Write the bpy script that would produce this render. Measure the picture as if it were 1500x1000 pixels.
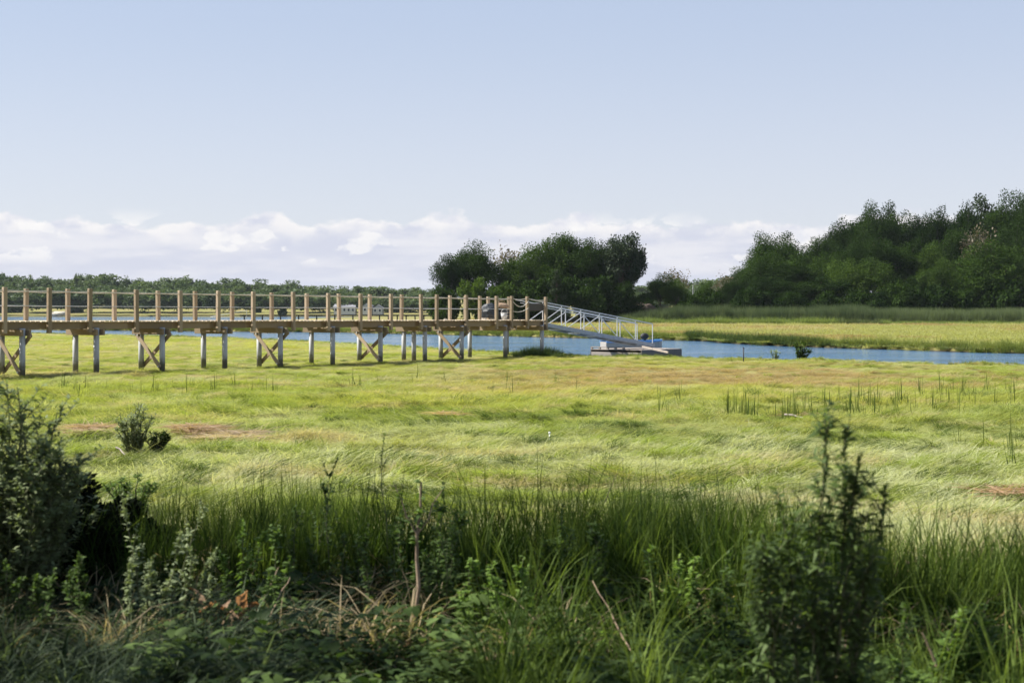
import bpy, bmesh, math, random
import numpy as np
from mathutils import Vector, Matrix, Euler

for _o in list(bpy.data.objects):
    bpy.data.objects.remove(_o)
SC = bpy.context.scene
COL = SC.collection
rad = math.radians

# ------------------------------------------------------------------ camera
EYE = 1.85
FPX = 2083.0            # focal length in pixels of a 1500 px wide frame (50 mm)
cam = bpy.data.cameras.new("camera")
cam.lens = 50.0
cam.sensor_width = 36.0
cam.shift_y = -44 / 1500.0
cam.clip_start = 0.1
cam.clip_end = 20000
cam.dof.use_dof = True
cam.dof.focus_distance = 34.0
cam.dof.aperture_fstop = 3.6
camo = bpy.data.objects.new("camera", cam)
COL.objects.link(camo)
camo.location = (0, 0, EYE)
camo.rotation_euler = (rad(90), 0, 0)
SC.camera = camo

# ------------------------------------------------------------------ sky, sun, exposure
SUN_EL = rad(48)
SUN_AZ = rad(-80)       # clockwise from +Y: to the left and slightly beyond the marsh
SUN_STRENGTH = 5.0
SKY_STRENGTH = 0.086
world = bpy.data.worlds.new("World")
SC.world = world
world.use_nodes = True


class NT:
    """small helper to write node trees"""
    def __init__(self, tree):
        self.t = tree

    def n(self, typ, **kw):
        nd = self.t.nodes.new(typ)
        for k, v in kw.items():
            setattr(nd, k, v)
        return nd

    def link(self, a, b):
        self.t.links.new(a, b)

    def put(self, sock, v):
        if isinstance(v, bpy.types.NodeSocket):
            self.t.links.new(v, sock)
        else:
            sock.default_value = v

    def m(self, op, a, b=0.0, c=0.0, clamp=False):
        nd = self.n('ShaderNodeMath', operation=op)
        nd.use_clamp = clamp
        self.put(nd.inputs[0], a)
        self.put(nd.inputs[1], b)
        self.put(nd.inputs[2], c)
        return nd.outputs[0]

    def ramp(self, x, lo, hi, smooth=True):
        nd = self.n('ShaderNodeMapRange')
        nd.interpolation_type = 'SMOOTHSTEP' if smooth else 'LINEAR'
        nd.clamp = True
        self.put(nd.inputs['Value'], x)
        self.put(nd.inputs['From Min'], lo)
        self.put(nd.inputs['From Max'], hi)
        return nd.outputs[0]

    def vec(self, x, y, z):
        nd = self.n('ShaderNodeCombineXYZ')
        for i, v in enumerate((x, y, z)):
            self.put(nd.inputs[i], v)
        return nd.outputs[0]

    def noise(self, v, scale, detail=4.0, rough=0.5, dist=0.0):
        nd = self.n('ShaderNodeTexNoise')
        nd.inputs['Scale'].default_value = scale
        nd.inputs['Detail'].default_value = detail
        nd.inputs['Roughness'].default_value = rough
        nd.inputs['Distortion'].default_value = dist
        if v is not None:
            self.link(v, nd.inputs['Vector'])
        return nd.outputs['Fac']

    def mix(self, f, a, b):
        nd = self.n('ShaderNodeMix', data_type='RGBA')
        self.put(nd.inputs['Factor'], f)
        for key, v in (('A', a), ('B', b)):
            s = [q for q in nd.inputs if q.name == key and q.type == 'RGBA'][0]
            if not isinstance(v, bpy.types.NodeSocket) and len(v) == 3:
                v = (*v, 1)
            self.put(s, v)
        return [q for q in nd.outputs if q.type == 'RGBA'][0]


def build_world():
    nt = NT(world.node_tree)
    bg = world.node_tree.nodes['Background']
    sky = nt.n('ShaderNodeTexSky', sky_type='NISHITA')
    sky.sun_disc = False
    sky.sun_elevation = SUN_EL
    sky.sun_rotation = SUN_AZ
    sky.air_density = 1.0
    sky.dust_density = 0.6
    tc = nt.n('ShaderNodeTexCoord')
    sep = nt.n('ShaderNodeSeparateXYZ')
    nt.link(tc.outputs['Generated'], sep.inputs[0])
    x, y, z = sep.outputs
    hyp = nt.m('SQRT', nt.m('ADD', nt.m('MULTIPLY', x, x), nt.m('MULTIPLY', y, y)))
    t = nt.m('DIVIDE', z, nt.m('MAXIMUM', hyp, 0.001))
    az = nt.m('ARCTAN2', x, y)
    # thin summer haze pales the sky, most of all low down
    dim = nt.n('ShaderNodeVectorMath', operation='SCALE')
    nt.link(sky.outputs[0], dim.inputs[0]); dim.inputs['Scale'].default_value = 0.8
    tint = nt.mix(nt.ramp(t, 0.04, 0.24), (4.25, 4.40, 5.00), (3.25, 3.74, 4.80))
    base = nt.mix(nt.ramp(t, 1.1, 0.1), nt.mix(0.25, dim.outputs[0], (1.2, 1.7, 2.8)), nt.mix(0.80, dim.outputs[0], tint))
    # the low bank of cloud along the horizon
    low = nt.noise(nt.vec(nt.m('MULTIPLY', az, 4.0), 2.0, 0.7), 2.3, 2, 0.5)
    big = nt.noise(nt.vec(nt.m('MULTIPLY', az, 24), nt.m('MULTIPLY', t, 34), 0.3), 1.0, 5, 0.5)
    puff = nt.noise(nt.vec(nt.m('MULTIPLY', az, 70), nt.m('MULTIPLY', t, 100), 3.1), 1.0, 7, 0.58)
    top = nt.m('ADD', 0.0655, nt.m('ADD', nt.m('MULTIPLY', nt.m('SUBTRACT', low, 0.5), 0.010),
               nt.m('MULTIPLY', nt.m('SUBTRACT', big, 0.5), 0.036)))
    top = nt.m('ADD', top, nt.m('MULTIPLY', nt.m('SUBTRACT', puff, 0.5), 0.011))
    depth = nt.m('SUBTRACT', top, t)
    bank = nt.m('MULTIPLY', nt.ramp(depth, 0.0, 0.0045), 0.92)
    streak = nt.noise(nt.vec(nt.m('MULTIPLY', az, 15), nt.m('MULTIPLY', t, 75), 1.7), 1.0, 6, 0.55)
    body = nt.noise(nt.vec(nt.m('MULTIPLY', az, 42), nt.m('MULTIPLY', t, 58), 9.4), 1.0, 6, 0.55)
    sunny = nt.m('MULTIPLY', nt.ramp(depth, 0.019, 0.002), nt.ramp(body, 0.36, 0.60))
    under = nt.mix(nt.ramp(streak, 0.35, 0.66), (3.95, 4.10, 4.80), (4.85, 4.86, 5.20))
    under = nt.mix(nt.ramp(t, 0.030, 0.006), under, (4.15, 4.45, 5.2))
    ccol = nt.mix(sunny, under, (5.65, 5.52, 5.5))
    out = nt.mix(bank, base, ccol)
    # separate little cumulus heads before the bank
    cell = nt.noise(nt.vec(nt.m('MULTIPLY', az, 17), nt.m('MULTIPLY', t, 44), 7.7), 1.0, 2, 0.5)
    cum = nt.m('ADD', nt.m('MULTIPLY', cell, 0.74), nt.m('MULTIPLY', puff, 0.26))
    band = nt.m('MULTIPLY', nt.ramp(t, 0.030, 0.038), nt.ramp(t, 0.072, 0.058))
    cm = nt.m('MULTIPLY', nt.ramp(cum, 0.545, 0.575), band)
    out = nt.mix(nt.m('MULTIPLY', cm, 0.65), out, nt.mix(nt.ramp(body, 0.34, 0.58), (4.7, 4.8, 5.2), (5.85, 5.75, 5.65)))
    nt.link(out, bg.inputs['Color'])
    bg.inputs['Strength'].default_value = SKY_STRENGTH


build_world()
sun = bpy.data.lights.new("sun", 'SUN')
sun.energy = SUN_STRENGTH
sun.angle = rad(0.53)
sun.color = (1.0, 0.955, 0.88)
suno = bpy.data.objects.new("sun", sun)
COL.objects.link(suno)
SDIR = Vector((math.sin(SUN_AZ) * math.cos(SUN_EL), math.cos(SUN_AZ) * math.cos(SUN_EL), math.sin(SUN_EL)))
suno.rotation_euler = SDIR.to_track_quat('Z', 'Y').to_euler()
suno.location = SDIR * 200
SC.view_settings.view_transform = 'Standard'
SC.view_settings.look = 'None'
SC.view_settings.gamma = 1
SC.view_settings.exposure = 1.0
SC.view_settings.use_curve_mapping = False
SC.render.engine = 'CYCLES'
SC.cycles.max_bounces = 6
SC.cycles.diffuse_bounces = 3
SC.cycles.transmission_bounces = 4
SC.cycles.volume_bounces = 0
SC.cycles.use_denoising = True
SC.cycles.sample_clamp_indirect = 6

# ------------------------------------------------------------------ small tools
RNG = np.random.default_rng(11)


def hsh(ix, iy, seed):
    n = (ix.astype(np.int64) * 374761393 + iy.astype(np.int64) * 668265263 + seed * 982451653) & 0xffffffff
    n = ((n ^ (n >> 13)) * 1274126177) & 0xffffffff
    return ((n ^ (n >> 16)) & 0xffff) / 65535.0


def vnoise(x, y, seed=0):
    x = np.asarray(x, float); y = np.asarray(y, float)
    ix = np.floor(x); iy = np.floor(y)
    fx = x - ix; fy = y - iy
    ux = fx * fx * (3 - 2 * fx); uy = fy * fy * (3 - 2 * fy)
    a = hsh(ix, iy, seed); b = hsh(ix + 1, iy, seed); c = hsh(ix, iy + 1, seed); d = hsh(ix + 1, iy + 1, seed)
    return (a * (1 - ux) + b * ux) * (1 - uy) + (c * (1 - ux) + d * ux) * uy


def fbm(x, y, seed=0, octv=3):
    s = 0; amp = 1; tot = 0
    for k in range(octv):
        s = s + amp * vnoise(np.asarray(x) * 2 ** k + 17.3 * k, np.asarray(y) * 2 ** k - 9.1 * k, seed + k)
        tot += amp; amp *= 0.5
    return s / tot


def sstep(a, b, x):
    t = np.clip((np.asarray(x, float) - a) / (b - a), 0, 1)
    return t * t * (3 - 2 * t)


def px2x(px, Y):
    return (px - 750.0) / FPX * Y


def py2z(py, Y):
    return EYE - (py - 456.0) / FPX * Y


def tag(o, label=None, cat=None, group=None, kind=None):
    for k, v in (('label', label), ('category', cat), ('group', group), ('kind', kind)):
        if v:
            o[k] = v
    return o


def empty(name, loc=(0, 0, 0), rz=0.0, label=None, cat=None, group=None):
    o = bpy.data.objects.new(name, None)
    o.empty_display_size = 0.2
    COL.objects.link(o)
    o.location = loc
    o.rotation_euler = (0, 0, rz)
    return tag(o, label, cat, group)


def link(name, me, parent=None, link_it=True):
    o = bpy.data.objects.new(name, me)
    if link_it:
        COL.objects.link(o)
    if parent:
        o.parent = parent
    return o


def np_mesh(name, V, Q, mats=(), smooth=False, attr=None, midx=None):
    """V (n,3); Q (m,4) quads or (m,3) tris"""
    V = np.ascontiguousarray(V, np.float32); Q = np.ascontiguousarray(Q, np.int32)
    me = bpy.data.meshes.new(name)
    k = Q.shape[1]
    me.vertices.add(len(V)); me.vertices.foreach_set('co', V.ravel())
    me.loops.add(Q.size); me.loops.foreach_set('vertex_index', Q.ravel())
    me.polygons.add(len(Q))
    me.polygons.foreach_set('loop_start', np.arange(0, Q.size, k, dtype=np.int32))
    if midx is not None:
        me.polygons.foreach_set('material_index', np.ascontiguousarray(midx, np.int32))
    if smooth:
        me.polygons.foreach_set('use_smooth', np.ones(len(Q), bool))
    for m_ in mats:
        me.materials.append(m_)
    if attr is not None:
        for an, vals in attr.items():
            vals = np.ascontiguousarray(vals, np.float32)
            if vals.ndim == 1:
                a = me.attributes.new(an, 'FLOAT', 'POINT'); a.data.foreach_set('value', vals)
            else:
                a = me.attributes.new(an, 'FLOAT_VECTOR', 'POINT'); a.data.foreach_set('vector', vals.ravel())
    me.update(calc_edges=True)
    return me


class MB:
    """gathers solids into one mesh"""
    def __init__(self):
        self.bm = bmesh.new()

    def box(self, c, s, rot=None, bev=0.0):
        r = bmesh.ops.create_cube(self.bm, size=1.0)
        vs = r['verts']
        M = Matrix.Translation(c) @ (rot.to_4x4() if rot is not None else Matrix.Identity(4)) @ Matrix.Diagonal((*s, 1))
        bmesh.ops.transform(self.bm, matrix=M, verts=vs)
        if bev > 0:
            es = list({e for v in vs for e in v.link_edges})
            bmesh.ops.bevel(self.bm, geom=es, offset=bev, segments=1, affect='EDGES')
        return self

    def bar(self, a, b, w, h, bev=0.0, up=(0, 0, 1)):
        """rectangular bar from a to b; w across, h along up"""
        a = Vector(a); b = Vector(b)
        d = b - a; L = d.length; x = d.normalized()
        u = Vector(up)
        if abs(x.dot(u)) > 0.98:
            u = Vector((0, 1, 0))
        y = u.cross(x).normalized(); z = x.cross(y)
        R = Matrix((x, y, z)).transposed()
        return self.box((a + b) / 2, (L, w, h), R, bev)

    def tube(self, pts, r, n=8, cap=True, taper=None):
        pts = [Vector(p) for p in pts]
        rings = []
        for i, p in enumerate(pts):
            d = (pts[min(i + 1, len(pts) - 1)] - pts[max(i - 1, 0)]).normalized()
            u = Vector((0, 0, 1)) if abs(d.z) < 0.9 else Vector((1, 0, 0))
            s = d.cross(u).normalized(); q = s.cross(d)
            rr = r if taper is None else r * (1 + (taper - 1) * i / (len(pts) - 1))
            rings.append([self.bm.verts.new(p + (s * math.cos(2 * math.pi * k / n) + q * math.sin(2 * math.pi * k / n)) * rr) for k in range(n)])
        for a, b in zip(rings, rings[1:]):
            for k in range(n):
                f = self.bm.faces.new((a[k], a[(k + 1) % n], b[(k + 1) % n], b[k]))
                f.smooth = n > 4
        if cap:
            self.bm.faces.new(rings[0][::-1]); self.bm.faces.new(rings[-1])
        return self

    def poly(self, verts, faces):
        vs = [self.bm.verts.new(v) for v in verts]
        for f in faces:
            self.bm.faces.new([vs[i] for i in f])
        return self

    def mesh(self, name, mat):
        bmesh.ops.recalc_face_normals(self.bm, faces=self.bm.faces)
        me = bpy.data.meshes.new(name)
        self.bm.to_mesh(me); self.bm.free()
        me.materials.append(mat)
        return me

    def build(self, name, mat, parent=None):
        return link(name, self.mesh(name, mat), parent)


# ------------------------------------------------------------------ materials
def new_mat(name):
    m = bpy.data.materials.new(name)
    m.use_nodes = True
    nt = NT(m.node_tree)
    return m, nt, m.node_tree.nodes['Principled BSDF']


def mat_wood(name, c1, c2, rough=0.8, scale=3.0, grey=None):
    m, nt, b = new_mat(name)
    tc = nt.n('ShaderNodeTexCoord')
    geo = nt.n('ShaderNodeNewGeometry')
    mp = nt.n('ShaderNodeMapping')
    nt.link(geo.outputs['Position'], mp.inputs[0])
    mp.inputs['Rotation'].default_value = (0, 0, -rad(49.7))
    mp.inputs['Scale'].default_value = (1.0, 6.0, 6.0)
    g = nt.noise(mp.outputs[0], scale * 4, 5, 0.6, 0.6)
    g2 = nt.noise(geo.outputs['Position'], scale * 0.7, 3)
    oi = nt.n('ShaderNodeObjectInfo')
    f = nt.m('ADD', nt.m('MULTIPLY', g, 0.55), nt.m('MULTIPLY', oi.outputs['Random'], 0.55))
    col = nt.mix(nt.ramp(f, 0.2, 0.85), c1, c2)
    if grey:
        col = nt.mix(nt.ramp(g2, 0.45, 0.7), col, grey)
    nt.link(col, b.inputs['Base Color'])
    b.inputs['Roughness'].default_value = rough
    bp = nt.n('ShaderNodeBump'); bp.inputs['Strength'].default_value = 0.35; bp.inputs['Distance'].default_value = 0.01
    nt.link(g, bp.inputs['Height']); nt.link(bp.outputs[0], b.inputs['Normal'])
    return m


def mat_plain(name, c, rough=0.6, metal=0.0, var=0.15, scale=6.0, spec=0.5):
    m, nt, b = new_mat(name)
    geo = nt.n('ShaderNodeNewGeometry')
    g = nt.noise(geo.outputs['Position'], scale, 5, 0.6)
    col = nt.mix(nt.ramp(g, 0.3, 0.7), tuple(k * (1 - var) for k in c), tuple(min(1, k * (1 + var)) for k in c))
    nt.link(col, b.inputs['Base Color'])
    b.inputs['Roughness'].default_value = rough
    b.inputs['Metallic'].default_value = metal
    b.inputs['Specular IOR Level'].default_value = spec
    return m


def mat_leaf(name, c1, c2, trans=0.35, rough=0.55, spec=0.35, tr_col=None, instancer=False, tip=None):
    """foliage: reflects, lets some light through; leaf to leaf and plant to plant variation"""
    m, nt, b = new_mat(name)
    oi = nt.n('ShaderNodeObjectInfo')
    if instancer:
        at = nt.n('ShaderNodeAttribute', attribute_type='INSTANCER', attribute_name='col')
        col = at.outputs['Color']
        ta = nt.n('ShaderNodeAttribute', attribute_type='GEOMETRY', attribute_name='tint')
        k = nt.m('ADD', 0.80, nt.m('MULTIPLY', ta.outputs['Fac'], 0.40))
        sc = nt.n('ShaderNodeVectorMath', operation='SCALE')
        nt.link(col, sc.inputs[0]); nt.link(k, sc.inputs['Scale'])
        col = sc.outputs[0]
    else:
        ta = nt.n('ShaderNodeAttribute', attribute_type='GEOMETRY', attribute_name='tint')
        f = nt.m('ADD', nt.m('MULTIPLY', ta.outputs['Fac'], 0.5), nt.m('MULTIPLY', oi.outputs['Random'], 0.5))
        col = nt.mix(f, c1, c2)
        if tip:
            col = nt.mix(nt.ramp(ta.outputs['Fac'], 0.93, 0.95), col, tip)
    nt.link(col, b.inputs['Base Color'])
    b.inputs['Roughness'].default_value = rough
    b.inputs['Specular IOR Level'].default_value = spec
    tr = nt.n('ShaderNodeBsdfTranslucent')
    mul = nt.n('ShaderNodeMix', data_type='RGBA', blend_type='MULTIPLY')
    mul.inputs['Factor'].default_value = 1.0
    ins = [q for q in mul.inputs if q.type == 'RGBA']
    nt.link(col, ins[0]); ins[1].default_value = (*(tr_col or (1.25, 1.3, 0.6)), 1)
    nt.link([q for q in mul.outputs if q.type == 'RGBA'][0], tr.inputs['Color'])
    mx = nt.n('ShaderNodeMixShader'); mx.inputs[0].default_value = trans
    nt.link(b.outputs[0], mx.inputs[1]); nt.link(tr.outputs[0], mx.inputs[2])
    out = [q for q in m.node_tree.nodes if q.type == 'OUTPUT_MATERIAL'][0]
    nt.link(mx.outputs[0], out.inputs[0])
    return m


def mat_pile():
    """vinyl pile sleeves, streaked, with a green-brown tide band at the foot"""
    m, nt, b = new_mat('pile_sleeve')
    geo = nt.n('ShaderNodeNewGeometry')
    sep = nt.n('ShaderNodeSeparateXYZ'); nt.link(geo.outputs['Position'], sep.inputs[0])
    mp = nt.n('ShaderNodeMapping'); nt.link(geo.outputs['Position'], mp.inputs[0])
    mp.inputs['Scale'].default_value = (9, 9, 0.8)
    st = nt.noise(mp.outputs[0], 1.5, 4, 0.6)
    sp = nt.noise(geo.outputs['Position'], 6, 4, 0.6)
    col = nt.mix(nt.ramp(st, 0.35, 0.7), (0.46, 0.47, 0.48), (0.33, 0.345, 0.355))
    h = nt.m('ADD', sep.outputs[2], nt.m('MULTIPLY', nt.m('SUBTRACT', sp, 0.5), 0.5))
    col = nt.mix(nt.ramp(h, 0.28, -0.05), col, (0.13, 0.125, 0.085))
    nt.link(col, b.inputs['Base Color'])
    b.inputs['Roughness'].default_value = 0.6
    return m


M = {}
M['post'] = mat_wood('post_wood', (0.245, 0.185, 0.115), (0.385, 0.30, 0.205))
M['beam'] = mat_wood('beam_wood', (0.19, 0.14, 0.085), (0.28, 0.21, 0.13))
M['plank'] = mat_wood('plank_wood', (0.52, 0.41, 0.29), (0.68, 0.57, 0.43))
M['grey_plank'] = mat_wood('grey_plank_wood', (0.075, 0.064, 0.055), (0.135, 0.115, 0.10))
M['float_wood'] = mat_wood('float_wood', (0.21, 0.17, 0.14), (0.34, 0.285, 0.235), grey=(0.24, 0.215, 0.195))
M['pile'] = mat_pile()
M['rope'] = mat_plain('rope_fibre', (0.62, 0.57, 0.48), 0.9, 0, 0.2, 20)
M['cable'] = mat_plain('cable_line', (0.60, 0.62, 0.63), 0.5, 0.2, 0.1, 10)
M['alu'] = mat_plain('aluminium', (0.58, 0.59, 0.60), 0.45, 0.4, 0.10, 8)
M['alu_dark'] = mat_plain('aluminium_channel', (0.34, 0.37, 0.41), 0.5, 0.5, 0.12, 5)
M['black'] = mat_plain('black_rubber', (0.018, 0.018, 0.02), 0.55, 0, 0.2, 8)
M['blue'] = mat_plain('blue_paint', (0.10, 0.30, 0.62), 0.35, 0, 0.06, 4)
M['hull'] = mat_plain('hull_paint', (0.32, 0.295, 0.265), 0.5, 0, 0.10, 3)
M['tarp'] = mat_plain('dark_tarp', (0.022, 0.028, 0.035), 0.6, 0, 0.3, 6)
M['canvas'] = mat_plain('tan_canvas', (0.36, 0.25, 0.16), 0.85, 0, 0.2, 9)
M['pail'] = mat_plain('grey_white_plastic', (0.45, 0.46, 0.46), 0.5, 0, 0.1, 5)
M['white'] = mat_plain('white_plastic', (0.75, 0.76, 0.74), 0.45, 0, 0.06, 5)
M['stake'] = mat_plain('stake_iron', (0.03, 0.03, 0.035), 0.6, 0.3, 0.2, 9)
M['rock'] = mat_plain('pale_rock', (0.36, 0.31, 0.26), 0.9, 0, 0.28, 1.5)
M['cliff'] = mat_plain('brown_rock', (0.10, 0.072, 0.052), 0.95, 0, 0.4, 0.8)
M['sand'] = mat_plain('pale_sand', (0.46, 0.42, 0.34), 0.95, 0, 0.15, 0.6)
M['wall'] = mat_plain('white_clapboard', (0.52, 0.51, 0.49), 0.7, 0, 0.06, 0.6)
M['grey_wall'] = mat_plain('grey_shingle', (0.40, 0.40, 0.40), 0.8, 0, 0.1, 0.8)
M['roof'] = mat_plain('roof_shingle', (0.22, 0.22, 0.24), 0.85, 0, 0.15, 0.8)
M['glass'] = mat_plain('window_glass', (0.03, 0.04, 0.05), 0.1, 0, 0.1, 1)
M['lamp'] = mat_plain('lamp_metal', (0.22, 0.23, 0.24), 0.6, 0.2, 0.1, 3)
M['bark'] = mat_plain('bark', (0.085, 0.065, 0.048), 0.95, 0, 0.35, 2.5)
M['pale_bark'] = mat_plain('grey_bark', (0.24, 0.21, 0.18), 0.95, 0, 0.25, 3)
M['stem'] = mat_plain('weed_stem', (0.12, 0.13, 0.06), 0.8, 0, 0.25, 20)
M['dry_stem'] = mat_plain('dry_stem', (0.40, 0.29, 0.19), 0.85, 0, 0.25, 20)
M['sapling'] = mat_plain('sapling_bark', (0.26, 0.19, 0.13), 0.9, 0, 0.3, 18)
M['oak'] = mat_leaf('oak_leaf', (0.007, 0.020, 0.004), (0.040, 0.074, 0.012), 0.25, 0.7, 0.05)
M['oak_light'] = mat_leaf('light_leaf', (0.022, 0.050, 0.008), (0.078, 0.125, 0.022), 0.3, 0.7, 0.06)
M['pine'] = mat_leaf('pine_needle', (0.018, 0.034, 0.014), (0.055, 0.080, 0.032), 0.15, 0.6, 0.15)
M['dry_leaf'] = mat_leaf('dry_twig_leaf', (0.10, 0.085, 0.05), (0.17, 0.14, 0.09), 0.2)
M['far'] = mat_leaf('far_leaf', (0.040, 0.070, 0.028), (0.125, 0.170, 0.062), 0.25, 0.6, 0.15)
M['greyleaf'] = mat_leaf('grey_green_leaf', (0.12, 0.16, 0.070), (0.36, 0.42, 0.23), 0.3, 0.6, 0.16)
M['paleleaf'] = mat_leaf('pale_leaf', (0.15, 0.19, 0.09), (0.34, 0.38, 0.22), 0.3, 0.55, 0.3)
M['cedar'] = mat_leaf('cedar_spray', (0.006, 0.010, 0.006), (0.016, 0.022, 0.010), 0.1, 0.9, 0.05)
M['weed'] = mat_leaf('weed_leaf', (0.040, 0.075, 0.020), (0.17, 0.26, 0.07), 0.4, 0.6, 0.16)
M['mugwort'] = mat_leaf('mugwort_leaf', (0.035, 0.065, 0.022), (0.150, 0.215, 0.070), 0.42, 0.6, 0.16)
M['bright'] = mat_leaf('bright_leaf', (0.07, 0.13, 0.03), (0.25, 0.37, 0.08), 0.42, 0.55, 0.2)
M['dead'] = mat_leaf('dead_leaf', (0.24, 0.15, 0.085), (0.50, 0.36, 0.24), 0.3, 0.7, 0.2, (1.3, 0.9, 0.5))
M['grass'] = mat_leaf('grass_blade', None, None, 0.42, 0.6, 0.10, (1.2, 1.2, 0.65), instancer=True)


def mat_ground():
    m, nt, b = new_mat('marsh_soil')
    geo = nt.n('ShaderNodeNewGeometry')
    pos = geo.outputs['Position']
    sep = nt.n('ShaderNodeSeparateXYZ'); nt.link(pos, sep.inputs[0])
    n1 = nt.noise(pos, 0.12, 5, 0.55); n2 = nt.noise(pos, 2.2, 5, 0.6); n3 = nt.noise(pos, 30, 4, 0.7)
    marsh = nt.mix(nt.ramp(n1, 0.35, 0.65), (0.20, 0.205, 0.055), (0.26, 0.215, 0.085))
    marsh = nt.mix(nt.ramp(n2, 0.45, 0.75), marsh, (0.16, 0.16, 0.055))
    soil = nt.mix(nt.ramp(n3, 0.35, 0.65), (0.035, 0.025, 0.016), (0.11, 0.075, 0.046))
    soil = nt.mix(nt.ramp(n2, 0.56, 0.68), soil, (0.28, 0.20, 0.13))
    near = nt.ramp(sep.outputs[1], 11.0, 13.0)
    col = nt.mix(near, soil, marsh)
    mud = nt.ramp(sep.outputs[2], -0.42, -0.55)
    col = nt.mix(mud, col, (0.055, 0.045, 0.033))
    nt.link(col, b.inputs['Base Color'])
    b.inputs['Roughness'].default_value = 0.95
    b.inputs['Specular IOR Level'].default_value = 0.2
    bp = nt.n('ShaderNodeBump'); bp.inputs['Strength'].default_value = 0.8; bp.inputs['Distance'].default_value = 0.03
    nt.link(n3, bp.inputs['Height']); nt.link(bp.outputs[0], b.inputs['Normal'])
    return m


def mat_water(name, ripple=1.0, base=(0.07, 0.16, 0.28)):
    m, nt, b = new_mat(name)
    geo = nt.n('ShaderNodeNewGeometry')
    mp = nt.n('ShaderNodeMapping'); nt.link(geo.outputs['Position'], mp.inputs[0])
    mp.inputs['Scale'].default_value = (0.7, 1.5, 1)
    a = nt.noise(mp.outputs[0], 1.1, 3, 0.55, 0.4)
    c = nt.noise(mp.outputs[0], 4.5, 3, 0.6, 0.3)
    wide = nt.noise(mp.outputs[0], 0.10, 3, 0.5)
    h = nt.m('ADD', nt.m('MULTIPLY', a, 1.0), nt.m('MULTIPLY', c, 0.28))
    h = nt.m('MULTIPLY', h, nt.m('ADD', 0.45, nt.ramp(wide, 0.35, 0.65)))
    b.inputs['Base Color'].default_value = (*base, 1)
    b.inputs['Roughness'].default_value = 0.08
    b.inputs['IOR'].default_value = 1.333
    bp = nt.n('ShaderNodeBump'); bp.inputs['Strength'].default_value = 1.0; bp.inputs['Distance'].default_value = 0.16 * ripple
    nt.link(h, bp.inputs['Height']); nt.link(bp.outputs[0], b.inputs['Normal'])
    return m


# ------------------------------------------------------------------ ground and water
NB = np.array([(-400, 430), (-150, 222), (-75, 162), (-52, 146), (-41.5, 136), (-26, 119), (-14.5, 103), (-6, 86), (-1.5, 76), (2.5, 69), (7.8, 66.5), (13, 61.5), (19.8, 55.5), (30, 50), (60, 40), (200, 20), (900, -60)], float)
FB = np.array([1, 1.09]) * np.array([(-400, 480), (-150, 238), (-80, 176), (-60, 166), (-20.8, 149), (-3, 128), (10, 112), (15.3, 105), (16.5, 96), (19, 88.5), (27, 76.5), (40, 66), (70, 54), (200, 36), (900, -40)], float)
WATER_Z = -0.55


def near_bank(x):
    return np.interp(x, NB[:, 0], NB[:, 1]) + 0.8 * (fbm(np.asarray(x) * 0.35, 0 * np.asarray(x), 5) - 0.5)


def far_bank(x):
    return np.interp(x, FB[:, 0], FB[:, 1]) + 2.0 * (fbm(np.asarray(x) * 0.25, 0 * np.asarray(x) + 3, 6) - 0.5)


def creek_d(x, y):
    """>0 inside the creek, metres from the nearer bank (along y)"""
    return np.minimum(y - near_bank(x), far_bank(x) - y)


def pond_d(x, y):
    e = -62 + 10 * (vnoise(np.asarray(y) * 0.02, 0 * np.asarray(y), 8) - 0.5)
    return np.minimum(np.minimum(y - 345, 640 + 12 * (vnoise(np.asarray(x) * 0.03, 0 * np.asarray(x), 4) - 0.5) - y), (e - x) * 0.5)


def gz(x, y):
    x = np.asarray(x, float); y = np.asarray(y, float)
    z = 0.075 * (fbm(x * 0.55, y * 0.55, 1, 3) - 0.5) + 0.08 * (fbm(x * 0.12, y * 0.12, 2, 2) - 0.5)
    z = z + (0.24 * (fbm(x * 1.1, y * 1.4, 9, 2) - 0.5) + 0.12 * (fbm(x * 2.6, y * 2.6, 19, 2) - 0.5)) * sstep(11, 14, y) * sstep(80, 60, y)
    z = z - 0.30 * sstep(14, 44, y)
    # island and wooded rise to the right, hills beyond the far shore
    z = z + 1.2 * np.exp(-(((x - 8) / 22) ** 2 + ((y - 262) / 14) ** 2))
    z = z + 5.0 * sstep(262, 330, y) * sstep(18, 60, x) * sstep(600, 400, y)
    z = z + 7.0 * sstep(655, 800, y) + 5 * sstep(760, 1100, y)
    d = np.maximum(creek_d(x, y), pond_d(x, y))
    return z - 1.1 * sstep(-0.1, 1.3, d) - 0.0 * d


def puddle_d(x, y):
    u = (x + 2.1) / 1.25; v = (y - 20.0) / 0.75
    return u * u + v * v + 0.9 * (fbm(np.asarray(x) * 1.3, np.asarray(y) * 1.3, 33, 2) - 0.5)


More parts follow.
